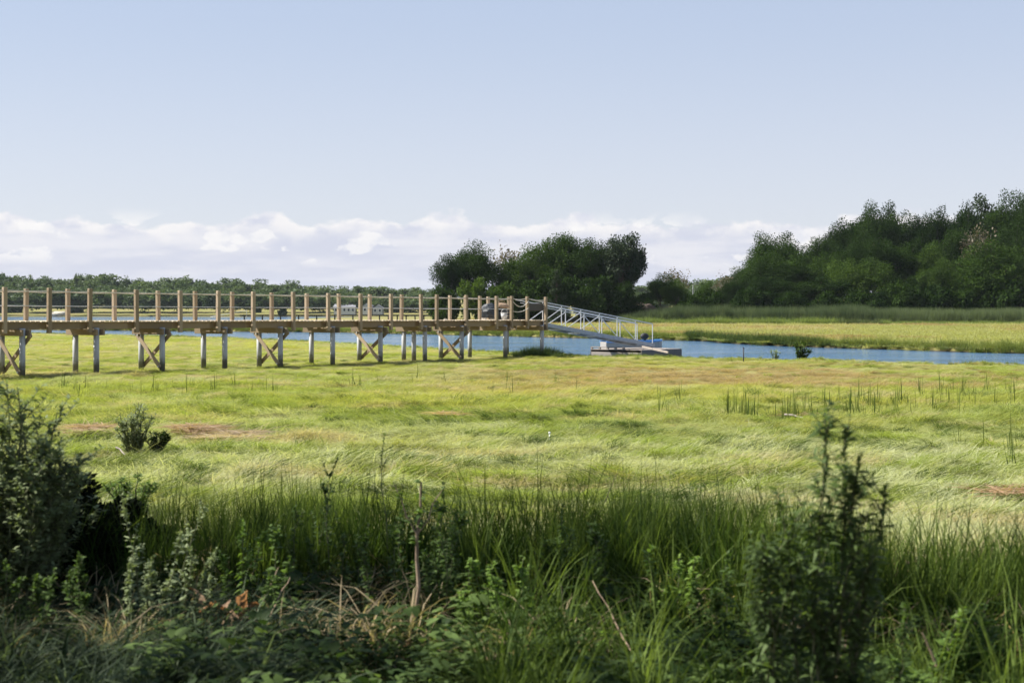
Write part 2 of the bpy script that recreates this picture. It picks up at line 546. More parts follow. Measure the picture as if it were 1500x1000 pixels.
def build_ground():
    ys = np.concatenate([np.arange(-14, 2, 1.0), np.arange(2, 40, 0.35), np.arange(40, 180, 0.55), np.arange(180, 345, 3.0),
                         np.arange(345, 360, 0.8), np.arange(360, 630, 10), np.arange(630, 650, 0.8), np.arange(650, 900, 10), [950, 1100, 1400, 2000, 3500, 7000]])
    xs = np.concatenate([[-7000, -3500, -2000, -1200, -900], np.arange(-700, -120, 20), np.arange(-120, -64, 1.6), np.arange(-64, -10, 0.6), np.arange(-10, 10, 0.35), np.arange(10, 50, 0.6),
                         np.arange(50, 90, 1.6), np.arange(90, 700, 25), [900, 1200, 2000, 3500, 7000]])
    X, Y = np.meshgrid(xs, ys)
    Z = gz(X, Y)
    V = np.stack([X.ravel(), Y.ravel(), Z.ravel()], 1)
    nx = len(xs); ny = len(ys)
    I = np.arange(nx * ny).reshape(ny, nx)
    Q = np.stack([I[:-1, :-1].ravel(), I[:-1, 1:].ravel(), I[1:, 1:].ravel(), I[1:, :-1].ravel()], 1)
    o = link('ground', np_mesh('ground', V, Q, [mat_ground()], smooth=True))
    tag(o, kind='structure')


build_ground()
wm = MB().poly([(-2500, -60, WATER_Z), (2500, -60, WATER_Z), (2500, 660, WATER_Z), (-2500, 660, WATER_Z)], [(0, 1, 2, 3)])
tag(wm.build('water', mat_water('creek_water')), kind='structure')

# a shallow film of water standing in the grass
_u = np.linspace(0, 2 * np.pi, 40, endpoint=False)
_r = 1 + 0.22 * np.sin(3 * _u + 1) + 0.14 * np.sin(5 * _u)
_pts = [(-2.1 + 1.35 * r * math.cos(a), 20.0 + 0.8 * r * math.sin(a)) for a, r in zip(_u, _r)]
_zp = float(np.percentile(gz(np.array([-2.1 + 1.2 * r * math.cos(a) * k for a, r in zip(_u, _r) for k in (.2, .5, .8)]), np.array([20.0 + 0.7 * r * math.sin(a) * k for a, r in zip(_u, _r) for k in (.2, .5, .8)])), 55))
pm = MB().poly([(x, y, _zp) for x, y in _pts], [tuple(range(40))])
tag(pm.build('puddle', mat_water('puddle_water', 0.02, (0.05, 0.05, 0.04))), kind='structure')


# ------------------------------------------------------------------ blades and leaves
def strips(base, d, side, L, W, bend, prof=(1, 0.9, 0.6, 0.06), tint=None):
    """ribbons that start at base along d, bowed by bend; prof = width along the length"""
    n = len(base); k = len(prof)
    ts = np.linspace(0, 1, k)
    P = base[:, None, :] + d[:, None, :] * (L[:, None, None] * ts[None, :, None]) + bend[:, None, :] * (ts ** 2)[None, :, None]
    w = side[:, None, :] * (W[:, None, None] * np.array(prof)[None, :, None] * 0.5)
    V = np.stack([P - w, P + w], 2).reshape(-1, 3)
    o = (np.arange(n) * (2 * k))[:, None]
    j = np.arange(k - 1)[None, :] * 2
    a = (o + j).ravel()
    Q = np.stack([a, a + 1, a + 3, a + 2], 1)
    T = np.repeat(RNG.random(n) if tint is None else tint, 2 * k)
    return V, Q, T


def join(parts):
    V = []; Q = []; T = []; off = 0
    for v, q, t in parts:
        V.append(v); Q.append(q + off); T.append(t); off += len(v)
    return np.concatenate(V), np.concatenate(Q), np.concatenate(T)


def unit(v):
    return v / np.maximum(np.linalg.norm(v, axis=-1, keepdims=True), 1e-9)


def blades(n, spread, L, Lsd, W, lean, leansd, az_sd, droop, prof=(1, 0.9, 0.6, 0.06), az0=0.0, flat=1.0):
    a = RNG.random(n) * 2 * np.pi; r = np.sqrt(RNG.random(n)) * spread
    base = np.stack([r * np.cos(a), r * np.sin(a), np.full(n, -0.02)], 1)
    az = az0 + RNG.normal(0, az_sd, n) if az_sd < 4 else RNG.random(n) * 2 * np.pi
    th = np.clip(RNG.normal(lean, leansd, n), 0.02, 1.5)
    d = np.stack([np.sin(th) * np.cos(az), np.sin(th) * np.sin(az), np.cos(th)], 1)
    Ln = np.clip(RNG.normal(L, Lsd, n), L * 0.35, L * 1.8)
    tw = RNG.normal(0, 0.6, n)
    s = np.stack([-np.sin(az), np.cos(az), 0 * az], 1)
    s = unit(s * np.cos(tw)[:, None] + np.cross(d, s) * np.sin(tw)[:, None])
    dr = droop * Ln * (0.5 + RNG.random(n))
    bend = np.stack([np.cos(az) * dr * 0.6, np.sin(az) * dr * 0.6, -dr * flat], 1)
    return strips(base, d, s, Ln, np.full(n, W) * (0.7 + 0.6 * RNG.random(n)), bend, prof)


def clump(name, *parts):
    V, Q, T = join(parts)
    o = bpy.data.objects.new(name, np_mesh(name, V, Q, [M['grass']], attr={'tint': T}))
    return o


GN_CACHE = {}


def scatter(name, pts, rots, scl, idx, cols, protos, label=None):
    """one 'stuff' object: points that carry a clump each, through geometry nodes"""
    n = len(pts)
    me = np_mesh_pts(name, pts, rots, scl, idx, cols)
    o = link(name, me)
    tag(o, label, None, None, 'stuff')
    key = tuple(p.name for p in protos)
    pc = bpy.data.collections.new(name + '_kinds')
    for p in protos:
        pc.objects.link(p)
    g = bpy.data.node_groups.new(name + '_nodes', 'GeometryNodeTree')
    g.interface.new_socket('Geometry', in_out='INPUT', socket_type='NodeSocketGeometry')
    g.interface.new_socket('Geometry', in_out='OUTPUT', socket_type='NodeSocketGeometry')
    N = g.nodes
    gi = N.new('NodeGroupInput'); go = N.new('NodeGroupOutput')
    ip = N.new('GeometryNodeInstanceOnPoints')
    ci = N.new('GeometryNodeCollectionInfo')
    ci.inputs['Collection'].default_value = pc
    ci.inputs['Separate Children'].default_value = True
    ci.inputs['Reset Children'].default_value = True

    def na(nm, typ):
        q = N.new('GeometryNodeInputNamedAttribute'); q.data_type = typ
        q.inputs['Name'].default_value = nm
        return [s for s in q.outputs if s.enabled and s.name == 'Attribute'][0]
    L = g.links.new
    L(gi.outputs[0], ip.inputs['Points'])
    L(ci.outputs[0], ip.inputs['Instance'])
    ip.inputs['Pick Instance'].default_value = True
    L(na('idx', 'INT'), ip.inputs['Instance Index'])
    L(na('rot', 'FLOAT_VECTOR'), ip.inputs['Rotation'])
    L(na('scl', 'FLOAT_VECTOR'), ip.inputs['Scale'])
    L(ip.outputs[0], go.inputs[0])
    md = o.modifiers.new('scatter', 'NODES'); md.node_group = g
    return o


def np_mesh_pts(name, pts, rots, scl, idx, cols):
    me = bpy.data.meshes.new(name)
    n = len(pts)
    me.vertices.add(n); me.vertices.foreach_set('co', np.ascontiguousarray(pts, np.float32).ravel())
    for an, v in (('rot', rots), ('scl', scl), ('col', cols)):
        a = me.attributes.new(an, 'FLOAT_VECTOR', 'POINT'); a.data.foreach_set('vector', np.ascontiguousarray(v, np.float32).ravel())
    a = me.attributes.new('idx', 'INT', 'POINT'); a.data.foreach_set('value', np.ascontiguousarray(idx, np.int32))
    me.update()
    return me


def rand_pts(n, y0, y1, pw=1.0, half=0.41, pad=0.6):
    """points over the ground from y0 to y1, thinning with distance (pw)"""
    u = RNG.random(n)
    y = (y0 ** (2 - pw) + u * (y1 ** (2 - pw) - y0 ** (2 - pw))) ** (1 / (2 - pw)) if abs(pw - 2) > 1e-6 else y0 * (y1 / y0) ** u
    x = (RNG.random(n) * 2 - 1) * (half * y + pad)
    return x, y


def vec3(s):
    return np.repeat(np.asarray(s, float)[:, None], 3, 1)


def lerp(a, b, f):
    return np.asarray(a)[None, :] * (1 - f[:, None]) + np.asarray(b)[None, :] * f[:, None]


# ------------------------------------------------------------------ boardwalk
DX, DY = 0.646, 0.763
X0, Y0 = -16.42, 45.9
BW = empty('boardwalk', (X0, Y0, 0), math.atan2(DY, DX),
           "raised tan timber boardwalk on grey piles crossing the marsh", 'boardwalk')


def s_of(px):
    r = (px - 750.0) / FPX
    return (X0 - r * Y0) / (r * DY - DX) if False else (r * Y0 - X0) / (DX - r * DY)


def zdk(s):
    return 1.54 - 0.09 * s / 27.8


def gl(s, t):
    """ground height below a point of the walkway's own frame"""
    return float(gz(X0 + DX * s - DY * t, Y0 + DY * s + DX * t))


S_END = s_of(797.5) + 0.16
S_PLAT = s_of(733)
WW = 1.24               # post line to post line
PW = 2.15               # the landing is wider


def shared(me_cache, key, fn):
    if key not in me_cache:
        me_cache[key] = fn()
    return me_cache[key]


BC = {}
prs = random.Random(4)
# deck planks, one object each
s = -4.6
k = 0
while s < S_END - 0.05:
    wide = s > S_PLAT
    key = ('plank', wide, k % 4)
    wdt = (PW if wide else WW) + 0.20

    def mk(wdt=wdt, k=k):
        off = 0.012 * ((k % 4) - 1.5)
        return MB().box((0, (wdt - 0.20) / 2 + off, -0.02), (0.148, wdt, 0.042), None, 0.006).mesh('plank', M['plank'])
    o = link('plank', shared(BC, key, mk), BW)
    o.location = (s, 0, zdk(s) + prs.uniform(-0.004, 0.004))
    o.rotation_euler = (prs.uniform(-0.004, 0.004), prs.uniform(-0.01, 0.01), prs.uniform(-0.006, 0.006))
    s += 0.187
    k += 1


def post_mesh(h, w=0.135):
    return MB().box((0, 0, h / 2), (w, w, h), None, 0.012).mesh('post', M['post'])


POST = post_mesh(1.50)
POSTB = post_mesh(1.32)
front_px = [4.7, 70, 129.5, 198, 262, 317.5, 369, 428, 478.5, 525.7, 570.5, 615, 637.5, 681, 725, 747, 770.5, 797.5]
back_px = [38, 99.5, 167.5, 232, 286, 340, 398, 449, 496.7, 541.5, 588, 659, 702.5]
front_s = [-3.5, -1.75] + [s_of(p) for p in front_px]


def put_post(s, t, me, top=1.09, low=0.41):
    o = link('post', me, BW)
    o.location = (s, t, zdk(s) - low + prs.uniform(-0.012, 0.012))
    o.rotation_euler = (prs.uniform(-0.012, 0.012), prs.uniform(-0.012, 0.012), prs.uniform(-0.06, 0.06))
    return o


for s in front_s:
    put_post(s, -0.085, POST)
back_s = [-3.3, -1.55]
for p in back_px:
    r = (p - 750) / FPX
    # intersection of the view ray's vertical plane with the back line
    tx = WW + 0.08
    bx, by = X0 - DY * tx, Y0 + DX * tx
    back_s.append((r * by - bx) / (DX - r * DY))
for s in back_s:
    put_post(s, WW + 0.085, POSTB, 1.09, 0.23)
plat_back = [S_PLAT + 0.10, s_of(770.5) - 0.1, S_END - 0.12]
for s in plat_back:
    put_post(s, PW + 0.085, POSTB, 1.09, 0.23)


def bline(name, pts, r, mat, sag=0.0, n=6):
    P = []
    for a, b in zip(pts, pts[1:]):
        a = Vector(a); b = Vector(b)
        for i in range(n):
            f = i / n
            p = a.lerp(b, f); p.z -= sag * 4 * f * (1 - f)
            P.append(p)
    P.append(Vector(pts[-1]))
    return MB().tube(P, r, 6).build(name, mat, BW)


fs = sorted(front_s)
bs = sorted(back_s)
for h, r, mt, sag in ((0.985, 0.017, M['rope'], 0.020), (0.50, 0.011, M['cable'], 0.004)):
    nm = 'rope' if h > 0.7 else 'cable'
    bline(nm, [(s, -0.085, zdk(s) + h + prs.uniform(-.008, .008)) for s in fs if s < s_of(760)], r, mt, sag)
    bline(nm, [(s, WW + 0.085, zdk(s) + h + prs.uniform(-.008, .008)) for s in bs], r, mt, sag)
    bline(nm, [(s, PW + 0.085, zdk(s) + h) for s in plat_back], r, mt, sag)
# the loose ends tied off around the last posts of the landing
a, b, c = s_of(747), s_of(770.5), s_of(797.5)
bline('rope', [(a, -0.16, zdk(a) + 0.86), (b, -0.16, zdk(b) + 0.88)], 0.018, M['rope'], 0.26, 10)
bline('rope', [(a, -0.16, zdk(a) + 0.40), (b, -0.16, zdk(b) + 0.56)], 0.018, M['rope'], 0.10, 8)
bline('rope', [(a, -0.085, zdk(a) + 0.985), (b, -0.085, zdk(b) + 0.99), (c, -0.085, zdk(c) + 0.93)], 0.02, M['rope'], 0.05, 8)
# grey board closing the end bay
MB().box(((b + c) / 2, 0.02, zdk(c) + 0.60), (c - b - 0.14, 0.045, 0.34), None, 0.006).build('rail_board', M['grey_plank'], BW)

# stringers: short lengths between the posts, dark gaps where they meet; a full run behind
BEAMS = [-4.6] + front_s + [S_END]
BEAMS = sorted(BEAMS)
for a, b in zip(BEAMS, BEAMS[1:]):
    if b - a < 0.45:
        continue
    lo, hi = a + 0.10, b - (0.28 if b - a > 1.0 else 0.12)
    sm = (lo + hi) / 2
    MB().box((sm, 0.055, zdk(sm) - 0.042 - 0.125), (hi - lo, 0.045, 0.235), None, 0.005).build('stringer', M['beam'], BW)
for t, e in ((0.19, S_END), (WW - 0.06, S_END), (WW * 0.5 + .1, S_END)):
    sm = (-4.6 + e) / 2
    o = MB().box((0, 0, 0), (e + 4.6, 0.05, 0.225), None, 0.004).build('joist', M['beam'], BW)
    o.location = (sm, t, zdk(sm) - 0.042 - 0.122)
    o.rotation_euler = (0, math.atan(0.09 / 27.8), 0)
sm = (S_PLAT + S_END) / 2
MB().box((sm, PW - 0.06, zdk(sm) - 0.165), (S_END - S_PLAT, 0.05, 0.235), None, 0.005).build('stringer', M['beam'], BW)
MB().box((S_END - 0.03, PW / 2, zdk(S_END) - 0.170), (0.05, PW - 0.2, 0.24), None, 0.005).build('end_beam', M['beam'], BW)

# bents: grey sleeved piles, paired caps, cross braces on every other one
PILE = {}


def pile(s, t, top=None):
    top = zdk(s) - 0.19 if top is None else top
    z0 = gl(s, t) - 0.5
    o = MB().tube([(0, 0, z0), (0, 0, top - 0.05)], 0.098, 14).build('pile', M['pile'], BW)
    o.location = (s, t, 0)
    return o


def cap(s, t0, t1, ds):
    return MB().bar((s + ds, t0, zdk(s) - 0.285 - 0.105), (s + ds, t1, zdk(s) - 0.285 - 0.105), 0.075, 0.205, 0.006).build('cap_beam', M['beam'], BW)


bents = [(32.5, 1), (141, 0), (237.5, 1), (329, 0), (410.5, 1), (487, 0), (557, 1), (622, 0), (676, 1)]
for px, br in [(-75, 0)] + bents:
    s = s_of(px)
    if px < 0:
        s = s_of(32.5) - 2.7
    pf = pile(s, -0.01); pb = pile(s, WW + 0.01)
    if px == 622:
        pile(s, WW * 0.52)
    for ds in (-0.138, 0.138):
        cap(s, -0.26, WW + 0.34, ds)
    if br:
        zt = zdk(s) - 0.50
        zb = max(gl(s, 0), gl(s, WW)) + 0.10
        MB().bar((s - 0.125, WW + 0.14, zt + 0.02), (s - 0.125, -0.06, zb), 0.05, 0.145, 0.005).build('brace', M['post'], BW)
        MB().bar((s + 0.125, WW + 0.06, zb + 0.02), (s + 0.125, -0.34, zt + 0.06), 0.05, 0.145, 0.005).build('brace', M['beam'], BW)
        for p in ((s - 0.155, 0.0, zb + 0.02), (s - 0.155, WW, zt - 0.02)):
            MB().tube([p, (p[0] - 0.03, p[1], p[2])], 0.03, 8).build('bolt', M['alu'], BW)
for px in (739.7, 793.5):
    s = s_of(px)
    pile(s, -0.01); pile(s, PW + 0.01)
    for ds in (-0.138, 0.138):
        cap(s, -0.22, PW + 0.3, ds)
# knee blocks under the landing
for px in (704, 729, 758):
    s = s_of(px)
    MB().box((s, 0.34, zdk(s) - 0.36), (0.06, 0.55, 0.20), None, 0.006).build('blocking', M['post'], BW)

# gear heaped against the far rail of the landing
def bw_world(s, t, z=0.0):
    return (X0 + DX * s - DY * t, Y0 + DY * s + DX * t, zdk(s) + z)


def lump(name, mat, loc, size, seed, parent=None, sub=3, amp=0.25, flat=True):
    """uneven boulder / bundle"""
    bm = bmesh.new()
    bmesh.ops.create_icosphere(bm, subdivisions=sub, radius=1.0)
    r = np.array([v.co[:] for v in bm.verts])
    nn = fbm(r[:, 0] * 1.7 + 5 + seed, r[:, 1] * 1.7 + r[:, 2] * 1.3 + 9, seed, 3)
    for v, q in zip(bm.verts, nn):
        v.co *= 1 + amp * (q - 0.5) * 2
        v.co = Vector((v.co.x * size[0], v.co.y * size[1], max(v.co.z, -0.35 if flat else -1) * size[2]))
    me = bpy.data.meshes.new(name); bm.to_mesh(me); bm.free()
    me.materials.append(mat)
    o = link(name, me, parent); o.location = loc
    return o


p = bw_world(s_of(757), PW - 0.45, 0.26)
tb = lump('tarp_bundle', M['tarp'], p, (0.5, 0.36, 0.5), 21, None, 3, 0.34)
tag(tb, "dark crumpled tarpaulin bundle on the boardwalk landing beside the tan bag", 'tarpaulin')
p = bw_world(s_of(772), PW - 0.6, 0.55)
cb = empty('gear_bag', (p[0], p[1], zdk(26) + 0.0), rad(20), "tan canvas bag propped on a dark crate at the landing rail", 'bag')
lump('bag_body', M['canvas'], (0, 0, 0.62), (0.36, 0.22, 0.20), 23, cb, 3, 0.2)
MB().tube([(-0.22, 0, 0.74), (-0.12, 0, 0.88), (0.12, 0, 0.88), (0.22, 0, 0.74)], 0.018, 6).build('handle', M['canvas'], cb)
p = bw_world(s_of(772), PW - 0.6, 0.0)
kr = empty('gear_crate', p, rad(50), "dark slatted crate under the tan bag on the landing", 'crate')
MB().box((0, 0, 0.03), (0.62, 0.40, 0.03)).build('crate_floor', M['tarp'], kr)
for sx, sy in ((1, 1), (1, -1), (-1, 1), (-1, -1)):
    MB().box((sx * 0.295, sy * 0.185, 0.265), (0.03, 0.03, 0.43)).build('corner_post', M['tarp'], kr)
for z in (0.12, 0.26, 0.40):
    for sy in (1, -1):
        MB().box((0, sy * 0.212, z), (0.62, 0.02, 0.10)).build('slat', M['tarp'], kr)
    for sx in (1, -1):
        MB().box((sx * 0.322, 0, z), (0.02, 0.40, 0.10)).build('slat', M['tarp'], kr)
MB().box((0, 0, 0.462), (0.66, 0.44, 0.02)).build('lid', M['tarp'], kr)
p = bw_world(s_of(762.5), PW - 1.15, 0.0)
bk = empty('bucket', p, 0.3, "small greyish white plastic bucket standing on the boardwalk landing", 'bucket')
MB().tube([(0, 0, 0.004), (0, 0, 0.33)], 0.13, 18, True, 1.22).build('bucket_body', M['pail'], bk)
MB().tube([(0, 0, 0.31), (0, 0, 0.345)], 0.168, 18).build('rim', M['pail'], bk)
MB().tube([(-0.165, 0, 0.33), (-0.12, -0.06, 0.46), (0, -0.09, 0.5), (0.12, -0.06, 0.46), (0.165, 0, 0.33)], 0.008, 5).build('handle', M['alu'], bk)

# ------------------------------------------------------------------ gangway
GA = Vector((1.45, 67.2, 0)); GB = Vector((7.16, 72.5, 0))
gd = (GB - GA); GL = gd.length
GW = empty('gangway', GA, math.atan2(gd.y, gd.x), "sloping aluminium gangway with truss sides leading down to the floats", 'gangway')
GWID = 1.05


def gzt(u):
    return 2.30 + (1.215 - 2.30) * u / GL


def gzb(u):
    return 1.25 + (0.13 - 1.25) * u / GL


ST = [GL * (795 + (px - 795) - 795) / (955.8 - 795) for px in (795, 822.5, 850.8, 878, 904, 930.8, 955.8)]
ST = []
for px in (795, 822.5, 850.8, 878, 904, 930.8, 955.8):
    r = (px - 750) / FPX
    ux, uy = gd.x / GL, gd.y / GL
    ST.append((r * GA.y - GA.x) / (ux - r * uy))
for t, nm in ((0.0, 0), (GWID, 1)):
    MB().bar((0, t, gzb(0)), (GL + 0.15, t, gzb(GL + 0.15)), 0.07, 0.19, 0.008).build('bottom_chord', M['alu_dark'], GW)
    MB().bar((-0.75, t, gzt(-0.75)), (GL, t, gzt(GL)), 0.046, 0.046, 0.006).build('top_chord', M['alu'], GW)
    MB().bar((-0.45, t, gzt(-0.45) - 0.105), (ST[5], t, gzt(ST[5]) - 0.105), 0.03, 0.03, 0.004).build('handrail', M['alu'], GW)
    for u in ST:
        MB().bar((u, t, gzb(u) + 0.10), (u, t, gzt(u) - 0.02), 0.038, 0.038, 0.004, (0, 1, 0)).build('upright', M['alu'], GW)
    for i in range(6):
        a, b = ST[i], ST[i + 1]
        if i < 3:
            MB().bar((a + 0.03, t, gzb(a) + 0.12), (b - 0.02, t, gzt(b) - 0.14), 0.030, 0.030, 0.003).build('diagonal', M['alu'], GW)
        elif i < 5:
            MB().bar((a + 0.02, t, gzt(a) - 0.14), (b - 0.03, t, gzb(b) + 0.12), 0.030, 0.030, 0.003).build('diagonal', M['alu'], GW)
nsl = int(GL / 0.19)
SL = MB().box((0, GWID / 2, 0), (0.15, GWID - 0.075, 0.025)).mesh('tread', M['alu_dark'])
for i in range(nsl):
    u = 0.1 + i * 0.19
    o = link('tread', SL, GW); o.location = (u, 0, gzb(u) + 0.02); o.rotation_euler = (0, math.atan2(1.08, GL), 0)
for u in ST:
    MB().bar((u, 0.04, gzb(u) - 0.09), (u, GWID - 0.04, gzb(u) - 0.09), 0.05, 0.05).build('cross_member', M['alu_dark'], GW)

# ------------------------------------------------------------------ floats
CX, CY = 5.57, 70.7
FA = math.atan2(DY, DX)


def make_float(name, label, u0, u1, p0, p1, ztop, slots, mat_side):
    F = empty(name, (CX, CY, 0), FA, label, 'float')
    L = u1 - u0; W = p1 - p0
    # deck boards run across
    n = int(L / 0.2)
    bm = MB().box((0, W / 2, 0), (L / n - 0.012, W, 0.035), None, 0.004).mesh('plank', M['float_wood'])
    for i in range(n):
        o = link('plank', bm, F); o.location = (u0 + (i + 0.5) * L / n, p0, ztop - 0.0175 + prs.uniform(-.003, .003))
    zb = WATER_Z - 0.08
    H = ztop - 0.037 - zb
    zc = zb + H / 2
    MB().box(((u0 + u1) / 2, p0 + 0.02, zc), (L, 0.05, H), None, 0.004).build('side_board', mat_side, F)
    MB().box(((u0 + u1) / 2, p1 - 0.02, zc), (L, 0.05, H), None, 0.004).build('side_board', mat_side, F)
    MB().box((u1 - 0.02, (p0 + p1) / 2, zc), (0.05, W - 0.1, H), None, 0.004).build('end_board', mat_side, F)
    MB().box((u0 + 0.02, (p0 + p1) / 2, zc - 0.05), (0.05, W - 0.1, H - 0.10), None, 0.004).build('end_board', M['float_wood'], F)  # sunward end in paler wood; side boards carry their shade as darker colour
    # bull rail on blocks along the end, leaving dark slots
    if slots:
        MB().bar((u0 + 0.05, p0, ztop + 0.10), (u0 + 0.05, p1, ztop + 0.10), 0.10, 0.045, 0.005).build('bull_rail', M['float_wood'], F)
        for i in range(5):
            t = p0 + 0.06 + (W - 0.12) * i / 4
            MB().box((u0 + 0.05, t, ztop + 0.038), (0.09, 0.10, 0.075)).build('rail_block', M['float_wood'], F)
    for k in range(3):
        u = u0 + 0.35 + (L - 0.7) * k / 2
        MB().box((u, (p0 + p1) / 2, zb - 0.05), (0.5, W * 0.8, 0.22), None, 0.03).build('flotation_block', M['black'], F)
    return F


make_float('dock_float', "weathered timber float with slotted rail at the gangway foot, left one", 0.0, 4.0, 0.0, 2.09, -0.05, True, M['grey_plank'])
make_float('dock_float', "timber float, its sides darkened for shade, to the right of the slotted one", -0.22, 3.32, -1.22, -0.02, -0.04, False, M['grey_plank'])
beam = MB().bar((px2x(941, 69.4), 69.4, 0.13), (px2x(979, 66.2), 66.2, -0.06), 0.07, 0.09, 0.006).build('mooring_beam', M['float_wood'])
tag(beam, "pale timber spar leaning from the float down to the bank", 'beam')

# skiff moored behind the float
SK = empty('skiff', (6.55, 77.2, -0.12), rad(14), "small pale skiff with blue gunwale moored behind the floats", 'boat')


def hull_rows(zs, halfw, grow):
    return zs


n = 13
Lk = 3.35
xs_ = np.linspace(-Lk / 2, Lk / 2, n)
prof = np.sqrt(np.clip(1 - ((xs_ / (Lk / 2)).clip(0, 1)) ** 2.4, 0, 1)) * 0.64
prof = np.where(xs_ < 0, 0.64 - 0.08 * (xs_ / (Lk / 2)) ** 2, prof).clip(0.02)
sheer = 0.33 + 0.05 * ((xs_ + 0.4) / (Lk / 2)).clip(-.3, 2) ** 2
keel = -0.40 + 0.30 * ((xs_ / (Lk / 2)).clip(0, 1)) ** 3
hv = []; hf = []
for i in range(n):
    for sy in (-1, 1):
        hv += [(xs_[i], sy * prof[i], sheer[i]), (xs_[i], sy * prof[i] * 0.93, (sheer[i] * 0.55 + keel[i] * 0.45)), (xs_[i], sy * prof[i] * 0.68, keel[i] + 0.06)]
for i in range(n - 1):
    a = i * 6; b = a + 6
    hf += [(a, b, b + 1, a + 1), (a + 1, b + 1, b + 2, a + 2), (a + 2, b + 2, b + 5, a + 5), (a + 5, b + 5, b + 4, a + 4), (a + 4, b + 4, b + 3, a + 3)]
hf.append((0, 1, 2, 5, 4, 3))
MB().poly(hv, hf).build('hull', M['hull'], SK)
for sy in (-1, 1):
    g = MB()
    P = [(xs_[i], sy * (prof[i] + 0.012), sheer[i] + 0.005) for i in range(n)]
    for a, b in zip(P, P[1:]):
        g.bar(a, b, 0.05, 0.10)
    g.build('gunwale', M['blue'], SK)
for x in (-0.75, 0.35):
    MB().box((x, 0, 0.20), (0.26, 1.14, 0.035)).build('thwart', M['blue'], SK)
ob = empty('outboard_motor', (-1.74 * math.cos(rad(14)) + 6.55, -1.74 * math.sin(rad(14)) + 77.2, 0), rad(14), "black outboard motor on the stern of the skiff", 'motor')
# the motor sits amidships in view: mounted on the transom, tilted
ob.location = (px2x(944, 76.9), 76.9, -0.10)
lump('cowl', M['black'], (0, 0, 0.60), (0.24, 0.17, 0.19), 31, ob, 2, 0.06, False)
MB().box((0.02, 0, 0.36), (0.12, 0.10, 0.36), None, 0.02).build('leg', M['black'], ob)
MB().tube([(0.2, 0, 0.58), (0.55, 0.02, 0.63)], 0.02, 6).build('tiller', M['black'], ob)

# ------------------------------------------------------------------ stakes
def at_ground(px, Y, dz=0.0):
    x = px2x(px, Y)
    return (x, Y, float(gz(x, Y)) + dz)


p = at_ground(1089, 59.5)
q = empty('stake', p, 0.2, "thin black stake standing in grass at the creek edge", 'stake')
MB().tube([(0, 0, -0.3), (0.005, 0, 0.66)], 0.026, 8).build('shaft', M['stake'], q)
MB().box((0, 0, 0.665), (0.075, 0.075, 0.018)).build('stake_cap', M['stake'], q)
p = at_ground(805, 20.6)
q = empty('stake', p, 0.2, "small white capped stake in the middle of the grass", 'stake')
MB().tube([(0, 0, -0.2), (0, 0, 0.14)], 0.009, 8).build('shaft', M['white'], q)
lump('stake_cap', M['white'], (0, 0, 0.155), (0.019, 0.019, 0.02), 2, q, 2, 0.05, False)

# ------------------------------------------------------------------ trees
def tube_np(a, b, r0, r1, n=5):
    a = np.asarray(a, float); b = np.asarray(b, float)
    d = unit(b - a); u = np.array([0, 0, 1.0]) if abs(d[2]) < 0.9 else np.array([1.0, 0, 0])
    s = unit(np.cross(d, u)); q = np.cross(s, d)
    an = np.arange(n) * 2 * np.pi / n
    ring = np.cos(an)[:, None] * s + np.sin(an)[:, None] * q
    V = np.concatenate([a + ring * r0, b + ring * r1])
    i = np.arange(n); j = (i + 1) % n
    Q = np.stack([i, j, j + n, i + n], 1)
    return V, Q, np.zeros(2 * n)


def limb(a, b, r0, r1, rng, segs=3, wob=0.12, n=5):
    """bent tapering limb"""
    a = np.asarray(a, float); b = np.asarray(b, float)
    L = np.linalg.norm(b - a)
    P = [a + (b - a) * f + (rng.normal(0, wob * L * 0.35, 3) if 0 < f < 1 else 0) for f in np.linspace(0, 1, segs + 1)]
    R = np.linspace(r0, r1, segs + 1)
    return [tube_np(P[i], P[i + 1], R[i], R[i + 1], n) for i in range(segs)]


def leaf_quads(P, D, N, L, W, tint):
    """leaf-sized diamonds"""
    s = unit(np.cross(D, N))
    a = P; t = P + D * L[:, None]; m = P + D * (L * 0.45)[:, None] + N * (L * 0.06)[:, None]
    V = np.stack([a, m - s * W[:, None] * 0.5, t, m + s * W[:, None] * 0.5], 1).reshape(-1, 3)
    Q = np.arange(len(P) * 4).reshape(-1, 4)
    return V, Q, np.repeat(tint, 4)


